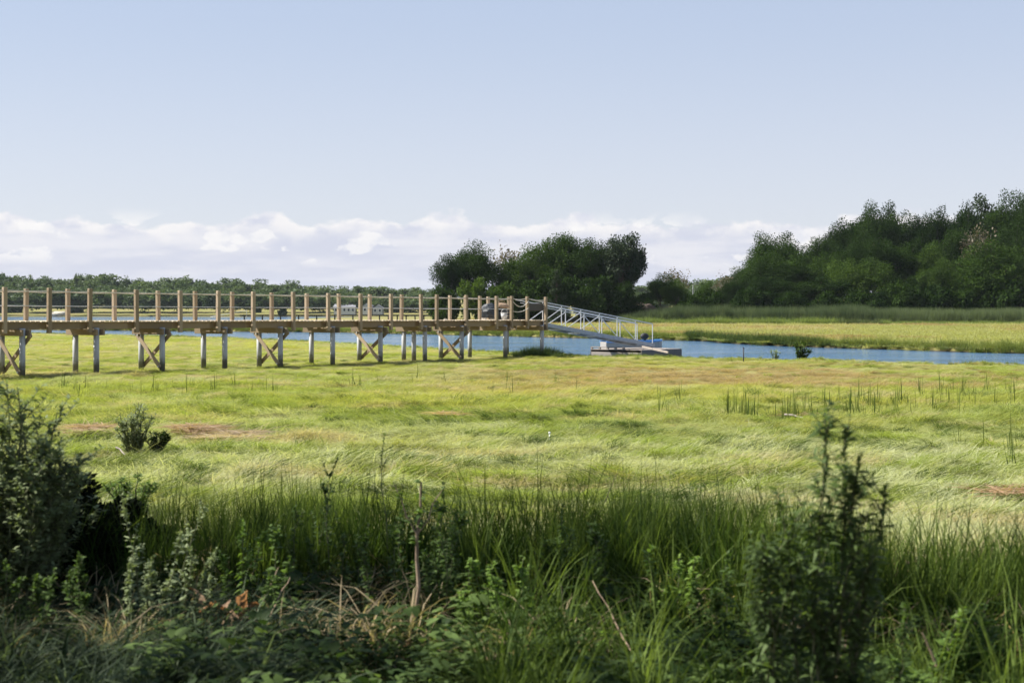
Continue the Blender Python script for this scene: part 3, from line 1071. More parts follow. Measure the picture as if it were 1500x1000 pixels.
def crown_pts(rng, kind, H, R, base):
    """centres and radii of the foliage masses of a crown"""
    C = []; S = []
    if kind == 'round':
        n = 58
        ph = rng.uniform(0, 6.28, 3)
        for i in range(n):
            u = rng.normal(0, 1, 3); u /= np.linalg.norm(u)
            if u[2] < -0.45:
                u[2] *= -0.6
            f = rng.uniform(0.35, 0.86)
            a = math.atan2(u[1], u[0])
            wob = 1 + 0.16 * math.sin(2 * a + ph[0]) + 0.12 * math.sin(5 * a + ph[1]) + 0.08 * math.sin(4 * u[2] + ph[2])
            C.append((u[0] * R * f * wob, u[1] * R * f * wob, base + (H - base) * (0.45 + 0.50 * u[2] * f * (0.85 + 0.15 * wob))))
            S.append(R * rng.uniform(0.20, 0.42) * (1.2 - 0.4 * f))
    elif kind == 'pine':
        n = 34
        for i in range(n):
            h = rng.uniform(0.12, 1.0)
            rr = R * (0.35 + 0.85 * math.sin(math.pi * min(1, (1 - h) * 0.8 + 0.16))) * rng.uniform(0.35, 1.0)
            a = rng.uniform(0, 2 * math.pi)
            C.append((rr * math.cos(a), rr * math.sin(a), base + (H - base) * h * 0.98))
            S.append(R * rng.uniform(0.18, 0.32))
    elif kind == 'cone':
        n = 40
        for i in range(n):
            h = rng.uniform(0, 1) ** 1.3
            rr = R * (1 - h) ** 0.8 * rng.uniform(0.3, 0.9)
            a = rng.uniform(0, 2 * math.pi)
            C.append((rr * math.cos(a), rr * math.sin(a), base + (H - base) * h))
            S.append(R * (0.14 + 0.24 * (1 - h)))
    elif kind == 'bush':
        n = 26
        for i in range(n):
            u = rng.normal(0, 1, 3); u /= np.linalg.norm(u); u[2] = abs(u[2])
            f = rng.uniform(0.35, 0.85)
            C.append((u[0] * R * f, u[1] * R * f, base + (H - base) * (0.12 + 0.8 * u[2] * f)))
            S.append(R * rng.uniform(0.2, 0.36))
    return np.array(C), np.array(S)


def tree_meshes(seed, H, R, kind='round', base=None, nleaf=9000, lsz=0.42, leafmat=None, flat=1.0, trunk_r=None, open_=0.0, barkmat=None, sparse_branches=True):
    rng = np.random.default_rng(seed)
    base = H * 0.18 if base is None else base
    C, S = crown_pts(rng, kind, H, R, base)
    if open_ > 0:
        keep = rng.random(len(C)) > open_
        C, S = C[keep], S[keep]
    w = S ** 2; w /= w.sum()
    ci = rng.choice(len(C), nleaf, p=w)
    u = unit(rng.normal(0, 1, (nleaf, 3)))
    r = rng.random(nleaf) ** 0.42 * np.where(rng.random(nleaf) < 0.12, rng.uniform(1.0, 1.4, nleaf), 1.0)
    squash = np.array([1, 1, 0.78 * flat]) if kind != 'pine' else np.array([1.1, 1.1, 0.42])
    P = C[ci] + u * (S[ci] * r)[:, None] * squash
    P[:, 2] = np.maximum(P[:, 2], 0.05)
    cc = np.array([0, 0, base + (H - base) * 0.4])
    out = unit(P - cc)
    D = unit(u * 0.6 + out * 0.5 + rng.normal(0, 0.7, (nleaf, 3)) + np.array([0, 0, -0.15]))
    N = unit(u * 0.8 + out * 0.4 + rng.normal(0, 0.26, (nleaf, 3)) + np.array([0, 0, 0.35]))
    L = lsz * rng.uniform(0.6, 1.4, nleaf)
    W = L * (rng.uniform(0.5, 0.8, nleaf) if kind != 'pine' else rng.uniform(0.22, 0.45, nleaf))
    # tone differs from one mass to the next, putting lit and shaded boughs into the colour
    ctint = rng.random(len(C))
    tint = np.clip(0.75 * ctint[ci] + 0.25 * rng.random(nleaf), 0, 1)
    V, Q, T = leaf_quads(P, D, N, L, W, tint)
    V0 = V
    crown = np_mesh('crown', V, Q, [leafmat or M['oak']], attr={'tint': T})
    tr = trunk_r or H * 0.018
    parts = []
    topz = base + (H - base) * (0.55 if kind in ('round', 'bush') else 0.93)
    lean = rng.normal(0, 0.03 * H, 2)
    p0 = np.array([0, 0, -0.3]); p1 = np.array([lean[0], lean[1], topz])
    parts += limb(p0, p1, tr, tr * 0.35, rng, 4, 0.04, 7)
    for c_, s_ in list(zip(C, S))[:: 2 if sparse_branches else 1]:
        f = rng.uniform(0.35, 0.9)
        a = p0 + (p1 - p0) * f
        a[2] = min(a[2], c_[2])
        parts += limb(a, c_, tr * 0.32, tr * 0.07, rng, 3, 0.12, 4)
    V, Q, T = join(parts)
    trunk = np_mesh('trunk', V, Q, [barkmat or M['bark']], smooth=True)
    zz = V0[:, 2]; rr = np.hypot(V0[:, 0], V0[:, 1])
    return crown, trunk, float(np.percentile(zz, 99.7)), float(np.percentile(rr, 97))


def place_tree(name, meshes, loc, rz, sc, label, cat='tree', group=None, sz=None):
    e = empty(name, loc, rz, label, cat, group)
    e.scale = (sc, sc, sc if sz is None else sz)
    link('crown', meshes[0], e); link('trunk', meshes[1], e)
    return e


TR = random.Random(8)
OAK = [tree_meshes(100 + i, 16, 5.6, 'round', 2.2, 26000, 0.25, M['oak']) for i in range(5)]
LIGHT = [tree_meshes(120 + i, 12, 4.6, 'round', 1.0, 18000, 0.24, M['oak_light']) for i in range(2)]
PINE = [tree_meshes(140 + i, 14, 4.4, 'round', 3.0, 12000, 0.34, M['pine'], open_=0.25, sparse_branches=False) for i in range(2)]
CONE = [tree_meshes(150 + i, 12, 2.8, 'cone', 0.5, 10000, 0.3, M['pine']) for i in range(2)]
BUSH = [tree_meshes(160 + i, 4, 2.6, 'bush', 0.1, 9000, 0.24, M['oak']) for i in range(2)]
BUSHL = [tree_meshes(170 + i, 3, 2.2, 'bush', 0.05, 8000, 0.22, M['oak_light']) for i in range(2)]
BARE = [tree_meshes(180 + i, 14, 4.0, 'round', 5.0, 750, 0.4, M['dry_leaf'], barkmat=M['pale_bark'], sparse_branches=False) for i in range(2)]


def tree_to(px, top, Y, lib, k, Hm, Rm, wpx, label, cat='tree', group=None, name='tree', squash=1.0):
    """a tree whose top reaches the photo's skyline at px and whose crown is wpx wide"""
    x = px2x(px, Y); z = float(gz(x, Y))
    H = py2z(top, Y) - z
    tm = lib[k % len(lib)]
    sxy = (wpx / 2 / FPX * Y) / tm[3]
    return place_tree(name, tm, (x, Y, z - 0.15), TR.uniform(0, 6.28), sxy, label, cat, group, sz=H / tm[2])


# island of trees behind the landing
IG = 'trees of the island behind the landing'
tree_to(688, 356, 254, OAK, 0, 16, 5.6, 92, "round dark oak, leftmost tree of the island", group=IG, name='oak_tree')
tree_to(660, 372, 251, OAK, 2, 16, 5.6, 46, "narrow oak at the left edge of the island, by the open water", group=IG, name='oak_tree')
tree_to(742, 357, 258, BARE, 0, 14, 4.0, 58, "thin brownish half-bare tree between the round oak and the broad island crowns", group=IG, name='bare_tree')
tree_to(750, 380, 254, LIGHT, 0, 12, 4.6, 56, "mid green tree right of the round island oak, lower than its neighbours", group=IG)
tree_to(776, 366, 254, LIGHT, 1, 12, 4.6, 76, "leafy tree where the island's skyline starts to rise", group=IG)  # this and the next: lighter leaf colour stands for sun on this side
tree_to(802, 351, 256, LIGHT, 0, 12, 4.6, 84, "broad leafy tree under the first rise of the island's skyline", group=IG)
tree_to(828, 343, 258, OAK, 3, 16, 5.6, 92, "tallest leafy tree in the middle of the island", group=IG)
tree_to(856, 350, 257, OAK, 2, 16, 5.6, 80, "leafy tree just right of the tallest one on the island", group=IG)
tree_to(882, 355, 256, OAK, 0, 16, 5.6, 76, "dark leafy tree between the island's middle and its airy right end", group=IG)
tree_to(910, 343, 254, PINE, 0, 14, 4.4, 62, "airy open-crowned pine at the right edge of the island", group=IG, name='pine_tree')
tree_to(925, 347, 257, PINE, 1, 14, 4.4, 44, "second airy pine leaning out at the island's right edge", group=IG, name='pine_tree')
tree_to(904, 376, 258, OAK, 1, 16, 5.6, 74, "dark oak below the airy pines on the island", group=IG, name='oak_tree')
for px, top, Y, lib, k, w, lb in [
        (655, 420, 246, BUSH, 0, 50, "dark bush at the left foot of the island"),
        (700, 408, 246, BUSHL, 1, 60, "light green bush below the round island oak"),
        (742, 415, 245, BUSHL, 0, 66, "pale green bush left of the landing's grey board"),
        (786, 408, 246, BUSH, 1, 70, "dark bush behind the landing"),
        (828, 400, 246, BUSH, 0, 76, "dark bush below the tallest island tree"),
        (872, 405, 246, BUSH, 1, 70, "dark bush beside the gangway's upper rail"),
        (912, 415, 247, BUSH, 0, 58, "dark bush at the island's right foot, before the rocky ledge"),
        (815, 396, 243, CONE, 0, 40, "small pale-tipped cedar in front of the island's middle")]:
    tree_to(px, top, Y, lib, k, {'C': 12}.get('C' if lib is CONE else '', 4 if lib is BUSH else 3), 2.8 if lib is CONE else (2.6 if lib is BUSH else 2.2), w, lb, 'tree' if lib is CONE else 'bush', 'undergrowth of the island', 'cedar_tree' if lib is CONE else 'bush')

# gap between island and wood
GG = 'trees in the gap between the island and the wood'
tree_to(968, 400, 262, OAK, 2, 16, 5.6, 50, "round green tree right of the rocky ledge", group=GG)
tree_to(990, 408, 258, LIGHT, 1, 12, 4.6, 44, "small mid green tree beside the round one right of the ledge", group=GG)
tree_to(990, 392, 272, BARE, 1, 14, 4.0, 52, "leafless grey tree rising over the round tree by the ledge", group=GG, name='bare_tree')
tree_to(1036, 412, 262, LIGHT, 0, 12, 4.6, 40, "low leafy tree just right of the lamp post", group=GG)
tree_to(1062, 398, 266, BARE, 0, 14, 4.0, 40, "sparse twiggy tree at the left end of the wood", group=GG, name='bare_tree')
tree_to(1075, 405, 263, OAK, 0, 16, 5.6, 48, "dark tree under the twiggy one at the wood's left end", group=GG)
for px, top, w in [(945, 428, 44), (1010, 428, 46), (1050, 428, 50), (1090, 420, 56)]:
    tree_to(px, top, 252, BUSH, int(px), 4, 2.6, w, "dark bush behind the reeds between the island and the wood", 'bush', 'bushes in the gap', 'bush')

# the wood on the right: skyline row, then rows stepping down towards the reeds
WG = 'trees of the dark wood on the right'
SKY = [(1050, 420), (1075, 402), (1100, 384), (1118, 352), (1135, 342), (1150, 347), (1165, 362), (1200, 347), (1228, 327), (1260, 312), (1285, 298), (1302, 306), (1330, 320), (1362, 313), (1400, 301), (1445, 284), (1465, 282), (1500, 282), (1600, 270), (1750, 262), (1950, 275)]
skp = np.array([p for p, _ in SKY], float); skt = np.array([t for _, t in SKY], float)
special = {1100: "lowest skyline tree at the left end of the wood",
           1133: "round tree standing up at the left shoulder of the wood",
           1170: "skyline tree of the wood directly right of the round shoulder tree",
           1205: "second skyline tree of the wood right of the round shoulder tree",
           1232: "third skyline tree of the wood right of the round shoulder tree",
           1260: "skyline tree of the wood directly left of the tall middle crest tree",
           1287: "tall tree making the middle crest of the wood",
           1315: "skyline tree of the wood directly right of the tall middle crest tree",
           1350: "second skyline tree of the wood right of the tall middle crest tree",
           1382: "third skyline tree of the wood right of the tall middle crest tree",
           1412: "skyline tree of the wood directly left of the airy topped tree",
           1440: "airy topped tree near the right end of the wood's skyline",
           1475: "skyline tree of the wood directly right of the airy topped tree"}
px = 1090
i = 0
row1 = [1100, 1133, 1170, 1205, 1232, 1260, 1287, 1315, 1350, 1382, 1412, 1440, 1475, 1512, 1560, 1610, 1670, 1740, 1820]
for px in row1:
    top = float(np.interp(px, skp, skt)) + TR.uniform(-3, 6)
    tree_to(px, top, TR.uniform(285, 300), PINE if px == 1440 else OAK, i, 16, 5.6, TR.uniform(62, 82), special.get(px, "dark leafy tree of the wood beyond the right edge of the frame"), group=WG)
    i += 1
lightpx = {1380: "bright green patch of a young tree low in the dark wood"}
row2 = [1105, 1140, 1180, 1215, 1250, 1290, 1325, 1360, 1400, 1438, 1480, 1525, 1580, 1650]
for px in row2:
    top = float(np.interp(px, skp, skt)); top = 456 - (456 - top) * TR.uniform(0.66, 0.80)
    lib = LIGHT if i % 4 == 2 else OAK
    tree_to(px, top, TR.uniform(270, 280), lib, i + 1, 16, 5.6, TR.uniform(66, 90), "dark leafy tree in the middle depth of the wood", group=WG + ', middle row')
    i += 1
row3 = [(1095, .42), (1125, .52), (1165, .5), (1205, .46), (1240, .56), (1278, .5), (1345, .38), (1420, .40), (1500, .46), (1550, .5)]
for px, f in row3:
    top = float(np.interp(px, skp, skt)); top = 456 - (456 - top) * f
    tree_to(px, top, TR.uniform(262, 267), OAK if px % 2 else LIGHT, i, 16 if px % 2 else 12, 5.6 if px % 2 else 4.6, TR.uniform(60, 86), "leafy tree at the front edge of the wood", group=WG + ', front row')
    i += 1
tree_to(1378, 378, 262, LIGHT, 1, 12, 4.6, 60, "bright green young tree low in the front of the dark wood", group=WG)
tree_to(1450, 352, 261, LIGHT, 0, 12, 4.6, 100, "light feathery tree with layered limbs at the right of the wood's front", group=WG)
tree_to(1436, 330, 272, BARE, 1, 14, 4.0, 60, "grey dead-limbed tree above the light feathery one", group=WG, name='bare_tree')
tree_to(1488, 404, 257, CONE, 1, 12, 2.8, 70, "dull green cedar in front of the wood at its right end", group=WG, name='cedar_tree')
for px, top, w in [(1120, 425, 60), (1165, 428, 60), (1210, 426, 64), (1255, 424, 60), (1282, 428, 56), (1308, 410, 66), (1340, 420, 70), (1372, 418, 74), (1410, 424, 60), (1460, 402, 74), (1530, 420, 70), (1600, 420, 80)]:
    tree_to(px, top, 256 + TR.uniform(-2, 2), BUSH, int(px / 3), 4, 2.6, w, "dark bush at the foot of the wood behind the reeds", 'bush', 'bushes along the foot of the wood', 'bush')

# far wooded shore across the open water: each tree an object, crown meshes shared
FARM = []
for i in range(7):
    k = 'round' if i < 5 else 'cone'
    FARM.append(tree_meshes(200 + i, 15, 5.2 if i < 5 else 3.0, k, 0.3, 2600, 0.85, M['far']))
fg = "trees of the far shore"
rows = [(655, 438, 30), (672, 428, 28), (700, 420, 26), (735, 413, 24), (775, 408, 24)]
FT = random.Random(3)
SKL = np.array([(-300, 402), (-60, 402), (60, 403), (140, 402), (200, 409), (290, 406), (345, 411), (400, 411), (460, 416), (560, 419), (640, 422), (700, 424), (800, 424), (900, 424), (960, 420), (1000, 407), (1060, 407), (1110, 408), (1250, 404), (1600, 400)], float)
for ri, (Y, base_top, sp) in enumerate(rows):
    px = -180 + FT.uniform(0, 10)
    while px < (1180 if ri > 0 else 1120):
        skip = (640 < px < 930 and ri < 4)
        if not skip:
            st = float(np.interp(px, SKL[:, 0], SKL[:, 1]))
            f = (ri + 1.0) / len(rows)
            top = 450 - (450 - st) * (0.50 + 0.50 * f) + FT.uniform(-3.5, 7)
            k = FT.randrange(5) if FT.random() > 0.1 else 5 + FT.randrange(2)
            if k >= 5:
                top -= FT.uniform(0, 4)
            x = px2x(px, Y); z = float(gz(x, Y))
            H = py2z(top, Y) - z
            w = sp * FT.uniform(0.85, 2.3) * (0.55 if k >= 5 else 1.0)
            o = link('tree', FARM[k][0]); o.location = (x, Y, z - 0.2)
            s = (w / 2 / FPX * Y) / FARM[k][3]
            o.scale = (s, s, H / FARM[k][2]); o.rotation_euler = (0, 0, FT.uniform(0, 6.28))
            tag(o, "hazy green tree in the wooded far shore across the water", 'tree', fg)
        px += sp * FT.uniform(0.75, 1.1)

# ------------------------------------------------------------------ rocks, lamp post, pier and houses far off
def rock(name, px, Y, wpx, hpx, mat, seed, label, cat='rock', group=None, dep=0.7):
    x = px2x(px, Y); z = float(gz(x, Y))
    w = wpx / FPX * Y / 2; h = hpx / FPX * Y
    o = lump(name, mat, (x, Y, z + h * 0.25), (w, w * dep, h * 0.75), seed, None, 4, 0.3)
    return tag(o, label, cat, group)


rock('rock_ledge', 940, 250, 46, 30, M['cliff'], 5, "dark brown rocky ledge at the island's right end")
rock('rock_ledge', 975, 251, 30, 22, M['cliff'], 6, "low reddish rock right of the dark ledge, half behind shrubs")
rock('boulder', 719, 238, 26, 15, M['rock'], 7, "large pale boulder seen through the rail left of the tarpaulin")
rock('boulder', 709, 239, 14, 10, M['rock'], 8, "small pale boulder beside the large one")
rock('boulder', 652, 236, 12, 8, M['rock'], 9, "small whitish boulder at the island's left foot")
rock('sand_mound', 86, 642, 26, 7, M['sand'], 10, "pale sandy mound on the far shore, seen between the first rail posts", 'mound')

Yl = 262
x = px2x(1015, Yl); z = float(gz(x, Yl))
q = empty('lamp_post', (x, Yl, z), 0, "thin grey lamp post standing behind the reeds in the gap", 'lamp post')
top = py2z(418, Yl) - z
MB().tube([(0, 0, -0.3), (0, 0, top)], 0.075, 8, True, 0.7).build('pole', M['lamp'], q)
MB().tube([(0, 0, top - 0.05), (0.3, -0.2, top + 0.22), (0.75, -0.4, top + 0.25)], 0.05, 6).build('arm', M['lamp'], q)
MB().box((0.85, -0.45, top + 0.22), (0.4, 0.2, 0.1), None, 0.03).build('lamp_head', M['lamp'], q)

YP = 300
q = empty('pier', (0, YP, 0), 0, "long low dark footbridge on thin posts far beyond the boardwalk", 'pier')
xa, xb = px2x(352, YP), px2x(640, YP)
zr = py2z(461.2, YP)
MB().bar((xa, 0, zr), (xb, 0, zr), 0.8, 0.16).build('deck', M['tarp'], q)
MB().bar((xa, -0.3, zr - 0.3), (xb, -0.3, zr - 0.3), 0.06, 0.08).build('rail', M['tarp'], q)
pm_ = MB().box((0, 0, 0), (0.26, 0.26, 1.5)).mesh('post', M['tarp'])
px = 358
while px < 640:
    o = link('post', pm_, q); o.location = (px2x(px, YP), 0, zr - 0.80)
    px += 13 if px > 495 else 26.5

# a white landing stage with a railing frame on the far bank
YF = 342
q = empty('landing_stage', (px2x(348, YF), YF, 0), 0, "small white railed landing stage at the far water's edge", 'landing stage')
zb, zt = py2z(464, YF), py2z(454.6, YF)
w = 40 / FPX * YF
MB().bar((-w, 0, zb), (w / 3, 0, zt), 0.12, 0.12).build('ramp_rail', M['white'], q)
MB().bar((w / 3, 0, zt), (w / 3, 0, zb - 0.4), 0.12, 0.12).build('post', M['white'], q)
MB().bar((-w * 0.2, 0, zt - 0.3), (-w * 0.2, 0, zb - 0.6), 0.10, 0.10).build('post', M['white'], q)
MB().bar((-w, 0, zb - 0.1), (w / 3, 0, zb - 0.1), 1.2, 0.15).build('deck', M['white'], q)


def house(px0, px1, ybase, ywall, yroof, Y, wall, label, gable, nw, chim=False, porch=False):
    x0, x1 = px2x(px0, Y), px2x(px1, Y)
    xm = (x0 + x1) / 2; W = x1 - x0; D = 8.0
    z0 = py2z(ybase, Y); hw = py2z(ywall, Y) - z0; hr = py2z(yroof, Y) - z0
    q = empty('house', (xm, Y, z0), 0, label, 'house')
    MB().box((0, D / 2, hw / 2 - 0.5), (W, D, hw + 1.0)).build('wall', wall, q)
    e = 0.4
    if gable:
        MB().poly([(-W / 2 - e, -e, hw), (W / 2 + e, -e, hw), (0, -e, hr), (-W / 2 - e, D + e, hw), (W / 2 + e, D + e, hw), (0, D + e, hr)],
                  [(0, 2, 5, 3), (1, 4, 5, 2), (0, 3, 4, 1)]).build('roof', M['roof'], q)
        MB().poly([(-W / 2, 0.02, hw), (W / 2, 0.02, hw), (0, 0.02, hr - 0.15), (-W / 2, 0.1, hw), (W / 2, 0.1, hw), (0, 0.1, hr - .15)], [(0, 1, 2), (5, 4, 3), (0, 3, 4, 1), (1, 4, 5, 2), (2, 5, 3, 0)]).build('gable', wall, q)
    else:
        MB().poly([(-W / 2 - e, -e, hw), (W / 2 + e, -e, hw), (W / 2 + e, D + e, hw), (-W / 2 - e, D + e, hw), (-W / 2, D / 2, hr), (W / 2, D / 2, hr)],
                  [(0, 1, 5, 4), (3, 4, 5, 2), (0, 4, 3), (1, 2, 5), (0, 3, 2, 1)]).build('roof', M['roof'], q)
    for i in range(nw):
        x = -W / 2 + W * (i + 0.5) / nw
        f = MB().box((x, -0.03, hw * 0.5), (1.2, 0.08, 1.5)).build('window', M['white'], q)
        MB().box((x, -0.08, hw * 0.5), (0.95, 0.04, 1.25)).build('pane', M['glass'], f)
    if chim:
        MB().box((W * 0.2, D * 0.5, hr + 0.4), (0.8, 0.8, 1.8)).build('chimney', M['cliff'], q)
    return q


house(489, 520, 458, 449.5, 445, 648, M['wall'], "long low white house under the far trees", False, 5, True)
house(531, 545, 458.5, 448, 443, 646, M['wall'], "narrow white gabled house beside the grey one across the water", True, 2)
house(546, 560, 458.5, 451, 446, 644, M['grey_wall'], "small grey gabled house, rightmost on the far shore", True, 2)

# ------------------------------------------------------------------ marsh grass
def on_land(x, y, m=0.0):
    return np.maximum(creek_d(x, y), pond_d(x, y)) < m


P_MAT = [clump('clump_a', blades(85, 0.24, 0.26, 0.08, 0.0058, 1.22, 0.22, 1.0, 0.25)),
         clump('clump_b', blades(85, 0.26, 0.24, 0.08, 0.0058, 1.34, 0.16, 1.3, 0.15)),
         clump('clump_c', blades(70, 0.20, 0.24, 0.06, 0.0060, 0.80, 0.30, 1.0, 0.50)),
         clump('clump_d', blades(85, 0.11, 0.36, 0.09, 0.0068, 0.62, 0.28, 0.9, 0.80)),
         clump('clump_e', blades(65, 0.15, 0.28, 0.08, 0.0066, 0.35, 0.22, 9, 0.40)),
         clump('clump_f', blades(95, 0.26, 0.30, 0.08, 0.0058, 1.0, 0.25, 0.8, 0.95, flat=1.0))]

YEL = (0.375, 0.385, 0.095); YG = (0.255, 0.315, 0.060); SAGE = (0.460, 0.480, 0.275); STRAW = (0.480, 0.410, 0.230)
BROWN = (0.380, 0.275, 0.150); DEEP = (0.080, 0.120, 0.030)


def flow(x, y):
    return -0.5 + 5.5 * (fbm(x * 0.30, y * 0.30, 51, 3) - 0.5) + 3.0 * (fbm(x * 1.1, y * 1.1, 52, 2) - 0.5)


def marsh_col(x, y):
    n1 = fbm(x * 0.16, y * 0.16, 60, 3); n2 = fbm(x * 0.5, y * 0.8, 61, 3); n3 = RNG.random(len(x))
    c = lerp(YEL, YG, sstep(0.35, 0.65, n1) * 0.8)
    ws = np.clip(sstep(30, 15, y) * 0.9 + sstep(0.52, 0.70, n2) * 0.55, 0, 1)
    c = c * (1 - ws[:, None]) + np.array(SAGE) * ws[:, None]
    wt = sstep(0.58, 0.72, fbm(x * 0.7, y * 1.2, 62, 3)) * 0.75
    c = c * (1 - wt[:, None]) + np.array(STRAW) * wt[:, None]
    wb = sstep(0.40, 0.60, fbm(x * 0.13, y * 0.22, 63, 3)) * sstep(34, 41, y) * sstep(66, 54, y) * sstep(-7, 4, x)
    c = c * (1 - 0.85 * wb[:, None]) + np.array(BROWN) * 0.85 * wb[:, None]
    return c * (0.85 + 0.3 * n3)[:, None]


def marsh_layer():
    X = []; Y = []; I = []; S = []; C = []; R = []
    # lying hay everywhere
    for (y0, y1, n, sc) in ((10.6, 24, 12500, 1.0), (24, 40, 12500, 1.05), (40, 75, 12500, 1.4), (75, 130, 3500, 2.8)):
        x, y = rand_pts(n, y0, y1, 1.0)
        k = on_land(x, y, 0.35) & (puddle_d(x, y) > 0.42)
        x, y = x[k], y[k]
        n = len(x)
        lie = fbm(x * 0.4, y * 0.4, 70, 3)
        ii = np.where(lie > 0.5, RNG.choice([0, 1, 5], n), RNG.choice([0, 2, 5, 2], n))
        ii = np.where((y > 26) & (RNG.random(n) < 0.5), 2, ii)
        X.append(x); Y.append(y); I.append(ii)
        S.append(sc * RNG.uniform(0.7, 1.3, n)); C.append(marsh_col(x, y))
        R.append(flow(x, y) + RNG.normal(0, 0.75, n))
    # tufts that stand out of it
    for (y0, y1, n, sc) in ((11.5, 30, 5200, 0.9), (30, 70, 3600, 1.25)):
        x, y = rand_pts(n, y0, y1, 1.0)
        f = fbm(x * 0.45, y * 0.75, 80, 3)
        thr = 0.60 - 0.10 * sstep(19, 27, y)
        k = (f > thr) & on_land(x, y, 0.2) & (puddle_d(x, y) > 0.9)
        x, y, f = x[k], y[k], f[k]; n = len(x)
        X.append(x); Y.append(y); I.append(RNG.choice([3, 3, 4], n))
        S.append(sc * RNG.uniform(0.55, 1.15, n))
        g = fbm(x * 0.25, y * 0.25, 81, 2)
        c = lerp(YG, YEL, sstep(0.4, 0.6, g)); c = c * 0.92
        w = (RNG.random(n) < 0.22) * 0.8
        c = c * (1 - w[:, None]) + np.array(DEEP) * w[:, None]
        wb = sstep(36, 42, y) * sstep(64, 54, y) * sstep(-6, 5, x) * (RNG.random(n) < 0.6) * 0.8
        c = c * (1 - wb[:, None]) + np.array(BROWN) * 0.9 * wb[:, None]
        C.append(c); R.append(flow(x, y) + RNG.normal(0, 0.3, n))
    # separate round tussocks with shade beneath
    for i in range(430):
        yy = 12.5 * (34 / 12.5) ** RNG.random(); xx = (RNG.random() * 2 - 1) * 0.40 * yy
        m = RNG.integers(4, 18)
        x = xx + RNG.normal(0, 0.10 + 0.02 * m, m); y = yy + RNG.normal(0, 0.12, m)
        if puddle_d(x, y).min() < 1.3:
            continue
        X.append(x); Y.append(y); I.append(RNG.choice([3, 3, 2], m)); S.append(RNG.uniform(0.55, 1.1, m))
        base = [DEEP, DEEP, YG, YG, (0.15, 0.19, 0.04)][RNG.integers(5)]
        C.append(np.repeat(np.array(base)[None], m, 0) * RNG.uniform(0.8, 1.25, (m, 1)))
        R.append(flow(x, y) + RNG.normal(0, 0.35, m))
    X = np.concatenate(X); Y = np.concatenate(Y); I = np.concatenate(I); S = np.concatenate(S); C = np.concatenate(C); R = np.concatenate(R)
    n = len(X)
    pts = np.stack([X, Y, gz(X, Y)], 1)
    rots = np.stack([RNG.normal(0, 0.05, n), RNG.normal(0, 0.05, n), R], 1)
    zs = S * (1 - 0.55 * sstep(30, 52, Y)) * np.where(I < 3, 0.85, 1.0)
    scatter('marsh_grass', pts, rots, np.stack([S, S, zs], 1), I, C, P_MAT, "sunlit yellow green salt hay lying in swirls over the marsh")


marsh_layer()

# grass of the marsh beyond the creek
P_FAR = [clump('far_a', blades(60, 0.5, 0.34, 0.10, 0.022, 0.6, 0.3, 1.2, 0.4)),
         clump('far_b', blades(50, 0.4, 0.42, 0.12, 0.022, 0.35, 0.25, 9, 0.3))]


def far_marsh():
    x, y = rand_pts(17000, 60, 262, 1.0, 0.40, 2)
    k = on_land(x, y, 0.3) & (y > far_bank(x) - 0.2)
    x, y = x[k], y[k]; n = len(x)
    f = fbm(x * 0.05, y * 0.03, 90, 3); g = fbm(x * 0.12, y * 0.05, 91, 3)
    c = lerp((0.300, 0.310, 0.115), (0.345, 0.305, 0.150), sstep(0.4, 0.62, f))
    wb = sstep(0.56, 0.68, g) * 0.7
    c = c * (1 - wb[:, None]) + np.array((0.30, 0.20, 0.11)) * wb[:, None]
    wg = sstep(10, 2, y - far_bank(x)) * 0.7
    c = c * (1 - wg[:, None]) + np.array((0.14, 0.18, 0.04)) * wg[:, None]
    c *= RNG.uniform(0.8, 1.2, n)[:, None]
    pts = np.stack([x, y, gz(x, y)], 1)
    rots = np.stack([0 * x, 0 * x, RNG.random(n) * 6.28], 1)
    s = RNG.uniform(0.7, 1.3, n) * (0.8 + y / 260)
    scatter('far_marsh_grass', pts, rots, np.stack([s * 1.5, s * 1.5, s * 0.5], 1), RNG.integers(0, 2, n), c, P_FAR, "tan and green marsh grass beyond the creek")


far_marsh()

# taller growth that fringes both banks and the shaded ground under the landing
P_BANK = [clump('bank_a', blades(55, 0.22, 0.55, 0.14, 0.014, 0.28, 0.2, 9, 0.35)),
          clump('bank_b', blades(45, 0.2, 0.42, 0.1, 0.013, 0.45, 0.25, 9, 0.5))]


